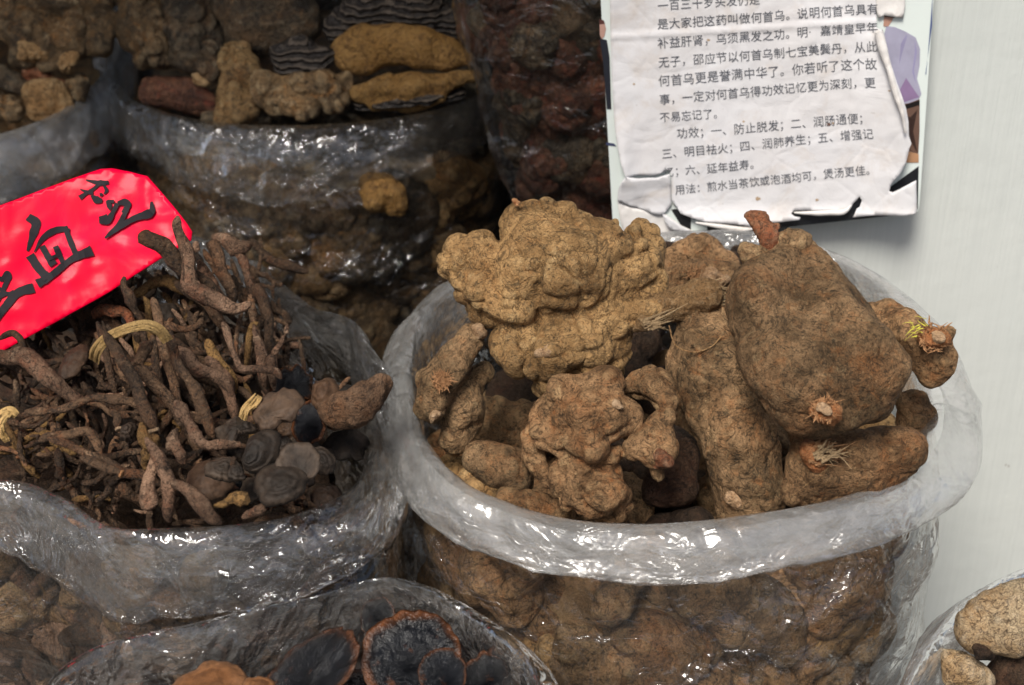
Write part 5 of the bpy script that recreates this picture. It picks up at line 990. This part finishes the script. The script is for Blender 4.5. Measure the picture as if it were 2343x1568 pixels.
rootlet('hair-thin rootlet looping above the frayed stalk stub', DA, [(1445, 690, 2.2), (1450, 672, 2.6), (1475, 668, 2.6), (1492, 680, 2.4), (1500, 700, 2.3)])
rootlet('fine pale hair reaching from the torn orange fibres to the front rim', DG, [(1895, 1070, 3.4), (1850, 1105, 3.2), (1800, 1145, 3.0)], .00025)
# ------------------------------------------------------------------ the other bags
# front bag: black ruffled mushrooms
ZB = .372
def DBg(u, v, h): return depth_z(u, v, ZB + h)
cap('large black mushroom with rusty rim curled into a spiral, front bag', DBg(940, 1500, -.01), 942, 1505, .6, 116, (.05, .45, 1), -14, .25, .98, .16, -.10, .06, 'cap_black', 51, rings=5, rang=.006, notch=.30, ruffle=.03)
cap('small black curl with rusty rim lying over the spiral mushroom', DBg(1020, 1540, -.01), 1012, 1540, 2.6, 56, (.15, .35, 1), 20, .45, 1.0, .24, -.08, .08, 'cap_black', 52, rings=3, rang=.006)
cap('black round mushroom lobe rising behind the spiral one', DBg(870, 1400, -.015), 866, 1412, -1.0, 50, (-.2, .3, 1), 10, .2, .88, .26, -.05, .08, 'cap_black', 53, rings=3, rang=.006)
cap('wide black mushroom leaning left of the spiral one', DBg(700, 1540, -.01), 715, 1545, -1.2, 135, (-.6, .75, .7), 24, .2, 1.05, .12, -.06, .1, 'cap_black', 54, rings=4, rang=.006)
cap('orange-brown mushroom seen from its underside at the bottom edge', DBg(475, 1560, -.01), 474, 1584, .4, 100, (-.1, .8, 1), 0, .1, 1.0, .14, .10, .1, 'cap_orange', 55, rings=3, rang=.006)
cap('dark mushroom with pale flecked rim right of the spiral one', DBg(1110, 1560, -.02), 1110, 1556, -.6, 56, (.3, .5, 1), 30, .2, 1.1, .2, -.05, .2, 'cap_black', 56, rings=3)
cap('dark brown mushroom sliver right beside the orange-brown one', DBg(600, 1560, -.01), 592, 1570, .6, 34, (.1, .8, 1), 0, .2, 1.1, .2, .1, .1, 'cap_orange', 57)
cap('black mushroom under the spiral mushroom at the bottom edge', DBg(800, 1600, -.03), 820, 1620, -1.5, 100, (0, .7, 1), 60, .2, 1.05, .14, -.05, .1, 'cap_black', 58, rings=4)
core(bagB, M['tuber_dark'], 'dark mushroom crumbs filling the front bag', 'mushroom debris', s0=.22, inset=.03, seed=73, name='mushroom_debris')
g = np.random.default_rng(15)
for i in range(14):
    u = g.uniform(300, 1150); v = g.uniform(1460, 1640)
    cap('black mushroom down in the shade of the front bag', DBg(u, v, -.07), u, v, 0, g.uniform(50, 90), (g.normal() * .4, g.uniform(.4, 1.2), 1), g.uniform(0, 360), .2, 1, .15, .1, .15, 'cap_black', 60 + i, group='black mushrooms deep in the front bag')
# corner bag: cream sliced roots
ZC = .33
M['cream'] = root_mat('cream', (.50, .32, .16), (.62, .47, .29), (.42, .21, .07), (.05, .03, .02), (.74, .62, .45), .35, .35, .5, vary=.1)
DCc = depth_z(2280, 1450, ZC + .01)
tuber('large cream root slice with a dark lump in the corner bag', DCc, [[(2225, 1440, .3, 42), (2280, 1420, .6, 58), (2350, 1395, .6, 62), (2420, 1370, .2, 60)], [(2240, 1455, .6, 44), (2310, 1450, .8, 52)]], M['cream'], cat='root slice', name='root_slice', seed=81, k=.008, disp=((.002, 60, 'r'), (.001, 200, 'f')), parts=[lump(DCc, [[(2228, 1478, 1.9, 9), (2245, 1492, 1.7, 13), (2262, 1500, 1.3, 10)]], M['tuber_dark'], 'dark_lump', 3)])  # dark raised lump set on the slice
tuber('brown-edged root slice below the large cream one', DCc, [[(2170, 1520, -1, 26), (2210, 1535, -.6, 34), (2240, 1560, -.6, 34)], [(2160, 1560, -1, 20)]], M['cream'], cat='root slice', name='root_slice', seed=82)
tuber('dark root slice at the very corner', DCc, [[(2320, 1540, -1, 50), (2380, 1500, -1.4, 50)], [(2280, 1590, -1.4, 40)]], M['tuber_dark'], cat='root slice', name='root_slice', seed=83)
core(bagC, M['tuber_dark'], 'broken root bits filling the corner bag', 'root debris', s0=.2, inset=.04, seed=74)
# back bag of bracket fungi
ZM = RIM
def bandy(name, a, b, sc, warp=.012):
    t = NT(name); o = t.n('ShaderNodeTexCoord').outputs['Object']; n = t.noise(o, 40, 4, .6); sx = t.n('ShaderNodeSeparateXYZ', i={0: o}); z = t.math('ADD', t.math('ADD', sx.outputs[2], t.math('MULTIPLY', sx.outputs[1], -.3)), t.math('MULTIPLY', n, warp))
    w = t.math('SINE', t.math('MULTIPLY', z, sc)); c = t.mix(t.ramp(w, [(.2, t.g(0)), (.8, t.g(1))]), a, b); c = t.mix(t.ramp(t.noise(o, 90, 5, .7), [(.5, t.g(0)), (.7, t.g(.5))]), c, tuple(x * 1.8 for x in b))
    t.pbr(**{'Base Color': c, 'Roughness': .7, 'Normal': t.bump(t.noise(o, 200, 5, .7), .6, .001, t.bump(w, 1, .003))}); return t.m
M['bracket_top'] = bandy('bracket_top', (.016, .012, .010), (.085, .066, .05), 900)
M['bracket_cut'] = root_mat('bracket_cut', (.30, .16, .045), (.38, .22, .075), (.22, .09, .02), (.09, .045, .02), (.45, .29, .12), .3, .35, .3, rough=.6, fine=.7, vary=.05)
DM = depth_z(900, 200, ZM + .02)
M['rock_stalk'] = root_mat('rock_stalk', (.22, .115, .042), (.36, .22, .09), (.40, .16, .04), (.02, .013, .008), (.55, .40, .2), .7, .95, .6, rough=.55, spec=.4)
def hero(lab, pts, mat, D=DM, cat='bracket fungus', name='bracket_fungus', **kw):
    kw.setdefault('k', .008); kw.setdefault('h', .0026); return tuber(lab, D, pts, M[mat], cat=cat, name=name, **kw)
hero('large half-moon bracket fungus slice, tan cut face under a banded dark top', [[(770, 70, -2.2, 30), (850, 20, -2.2, 48), (950, 20, -2.2, 54), (1040, 60, -2.2, 36), (1086, 108, -2.0, 14)], [(830, -20, -3, 50), (960, -20, -3, 56)]], 'bracket_top', seed=91, warp=(.004, 30), disp=((.004, 70, 'r'),),
     parts=[lump(DM, [[(785, 112, .0, 30), (830, 108, .2, 46), (900, 102, .3, 46), (960, 108, .3, 42), (1020, 120, .2, 32), (1070, 133, 0, 16)], [(790, 142, .2, 20), (850, 148, .3, 20)], [(950, 142, .4, 18), (1010, 140, .3, 16)]], M['bracket_cut'], 'cut_face', 4, k=.010, h=.0022, warp=(.003, 30), disp=((.0016, 60, 'f'), (.0005, 200, 'f')))])
hero('long flat tan bracket slice below the half-moon one', [[(820, 215, .4, 18), (870, 200, .6, 27), (950, 198, .6, 28), (1030, 188, .4, 20), (1085, 172, 0, 12)], [(850, 235, .4, 14), (940, 232, .4, 16), (1010, 222, .2, 14)]], 'bracket_cut', seed=92, warp=(.005, 40), disp=((.0026, 50, 'r'), (.001, 150, 'f')),
     parts=[lump(DM, [[(855, 243, .9, 8), (910, 236, 1.2, 11), (975, 230, 1.1, 10), (1010, 222, .8, 7)]], M['bracket_top'], 'bark_edge', 6), lump(DM, [[(820, 240, -.6, 14), (930, 246, -.6, 14), (1050, 215, -.8, 16)]], M['bracket_top'], 'bark_back', 7)])
hero('upright yellow-brown fungus stalk at the middle of the back bag', [[(520, 115, .6, 22), (528, 160, .9, 28), (520, 210, 1, 30), (525, 265, .8, 34)], [(550, 110, .4, 16), (560, 160, .6, 24), (560, 240, .6, 30)]], 'rock_stalk', seed=93, disp=FOLD)
hero('banded dark shell-like fungus between the stalk and half-moon slice', [[(640, 125, .8, 26), (690, 120, .8, 30), (740, 130, .4, 26)], [(650, 155, .6, 26), (720, 160, .5, 28)]], 'bracket_top', seed=94, warp=(.004, 40))
hero('gnarled brown fungus lump with pale torn edges in front of the banded shell', [[(620, 230, .8, 36), (680, 215, 1.2, 40), (740, 200, 1.1, 40), (770, 225, .8, 34)], [(790, 180, .4, 16), (800, 210, .4, 16)], [(600, 190, .6, 24), (700, 250, .8, 30)]], 'rock_brown', seed=95, disp=FOLD)
hero('black lumpy fungus at the top left of the back bag', [[(420, 70, -1.5, 66), (450, 130, -1, 52), (430, 30, -2, 60)], [(400, 130, -1, 34), (470, 160, -.6, 28)]], 'rock_dark', seed=96, disp=FOLD)
hero('brown lumpy fungus beside the rim of the corner bag', [[(330, 60, -1.5, 56), (350, 110, -1.4, 50), (320, 0, -2, 56)]], 'rock_brown', seed=97, disp=FOLD)
hero('small tan fungus wedge deep in the back bag', [[(455, 170, -.6, 18), (470, 180, -.4, 15)]], 'rock_tan', seed=98)
hero('dark smooth fungus boulder at the top middle of the back bag', [[(590, 60, -1.8, 74), (660, 50, -2, 70), (560, 10, -2.2, 70)]], 'rock_dark', seed=99, disp=((.003, 40, 'r'), (.001, 150, 'f')))
hero('dark fungus piece at the right corner of the back bag', [[(1110, 110, -1.4, 34), (1080, 50, -2, 44), (1130, 40, -2.4, 40)]], 'rock_red', seed=100)
hero('reddish flat fungus in the shade behind the back bag rim', [[(350, 215, -1.6, 34), (430, 215, -1.6, 36), (480, 240, -1.6, 24)]], 'rock_red', seed=101)
hero('dark fungus piece filling the gap under the yellow stalk', [[(590, 270, -1.6, 30), (480, 270, -2, 24)]], 'rock_dark', seed=102)
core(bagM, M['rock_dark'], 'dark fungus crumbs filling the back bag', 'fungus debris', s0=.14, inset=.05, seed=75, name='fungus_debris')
fill_side(bagM, 'dark', 16, (.06, .13, .20, .28, .36, .45), 'bracket_fungus', 'dark fungus piece seen through the dim back bag', 'bracket fungus', 'fungus pieces behind the back bag film', (.9, 1.4), 0, ('rock_brown', 'rock_brown', 'rock_dark', 'rock_stalk'), seed=8)
DMs = depth_z(880, 430, .30)
hero('orange-tan fungus chunk glowing through the back bag film', [[(850, 425, 0, 28), (895, 435, 0, 30), (860, 460, 0, 26)], [(905, 470, -.4, 26)]], 'bracket_cut', D=depth_z(880, 430, .33) - .0, seed=103)
# back-left corner bag
DT = depth_z(100, 200, RIM + .015)
hero('gnarled grey-brown lump sprawling over the top left bag', [[(40, 60, 0, 44), (90, 70, .6, 46), (130, 90, .9, 40), (180, 60, .4, 40), (240, 50, 0, 36)], [(110, 130, .9, 34), (140, 140, .9, 24)], [(180, 110, .4, 34), (220, 100, .2, 26)], [(60, 110, .4, 36)]], 'rock_brown', D=DT, cat='fungus', name='fungus_lump', seed=111, disp=FOLD, parts=[lump(DT, [[(60, 118, 1.2, 26), (90, 125, 1.6, 22)], [(150, 150, 2.0, 16), (165, 130, 1.8, 16)]], M['rock_tan'], 'pale_patch', 3, disp=((.0025, 60, 'B'), (.001, 200, 'f')))])
hero('second gnarled lump at the upper left corner', [[(20, 20, -1.4, 40), (70, 0, -1.6, 44), (150, 0, -1.6, 40), (230, -10, -1.8, 40)]], 'rock_brown', D=DT, cat='fungus', name='fungus_lump', seed=112, disp=FOLD)
hero('pale sandy chunk with a scalloped edge just above the corner bag rim', [[(82, 215, .8, 30), (120, 215, .9, 32), (140, 240, .8, 24), (90, 250, .7, 26)]], 'rock_tan', D=DT, cat='fungus', name='fungus_chunk', seed=113, k=.006)
hero('rust-red shell piece above the pale sandy chunk', [[(60, 170, -.2, 22), (100, 165, 0, 18), (150, 190, .2, 13), (165, 205, .2, 7)]], 'stalk_red', D=DT, cat='fungus', name='fungus_chunk', seed=114)
hero('grey curled chip at the left edge above the pale chunk', [[(0, 170, 0, 24), (30, 185, .3, 20), (45, 195, .2, 14)]], 'rock_dark', D=DT, cat='fungus', name='fungus_chunk', seed=115)
hero('brown rounded chunk at the left edge beside the pale one', [[(0, 240, .6, 32), (25, 245, .6, 28)]], 'rock_brown', D=DT, cat='fungus', name='fungus_chunk', seed=116)
hero('small brown chunk right of the pale sandy one', [[(170, 195, -.4, 24), (190, 180, -.6, 22), (180, 225, -.6, 24)]], 'rock_brown', D=DT, cat='fungus', name='fungus_chunk', seed=117)
hero('big pale chunk pressed to the film below the corner bag rim', [[(165, 330, 0, 34), (195, 320, .2, 34), (200, 345, 0, 28)]], 'rock_tan', D=depth_z(180, 330, RIM - .055) + .012, cat='fungus', name='fungus_chunk', seed=118, k=.006)
core(bagT, M['rock_brown'], 'brown crumbs filling the corner bag at the back left', 'fungus debris', s0=.14, inset=.05, seed=76, name='fungus_debris')
fill_side(bagT, 'rock', 15, (.06, .13, .20, .28), 'fungus_chunk', 'brown chunk seen through the back left bag', 'fungus', 'chunks behind the back left bag film', (.7, 1.1), 0, (None, 'rock_red', 'rock_brown'), seed=9)
# tall dark bag leaning at the back beside the notice board
bagD = make_bag('plastic_bag', 'tall dark bag of reddish roots behind the notice board', [
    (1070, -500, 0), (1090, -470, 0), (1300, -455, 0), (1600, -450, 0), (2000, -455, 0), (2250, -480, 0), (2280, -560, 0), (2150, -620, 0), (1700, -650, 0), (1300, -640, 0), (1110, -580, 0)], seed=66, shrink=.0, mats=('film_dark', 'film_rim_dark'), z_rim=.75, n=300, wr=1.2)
core(bagD, M['rock_red'], 'reddish crumbs filling the tall bag behind the notice board', 'root debris', s0=.1, inset=.04, seed=78)
fill_side(bagD, 'dark', 22, (.15, .22, .29, .36, .43, .5, .57, .64), 'root_lump', 'reddish brown lump seen through the tall bag behind the notice board', 'root', 'lumps inside the tall back bag', (.6, 1.1), 0, ('rock_red', 'rock_red', 'rock_dark', 'rock_dark'), seed=10, thr=-.2)
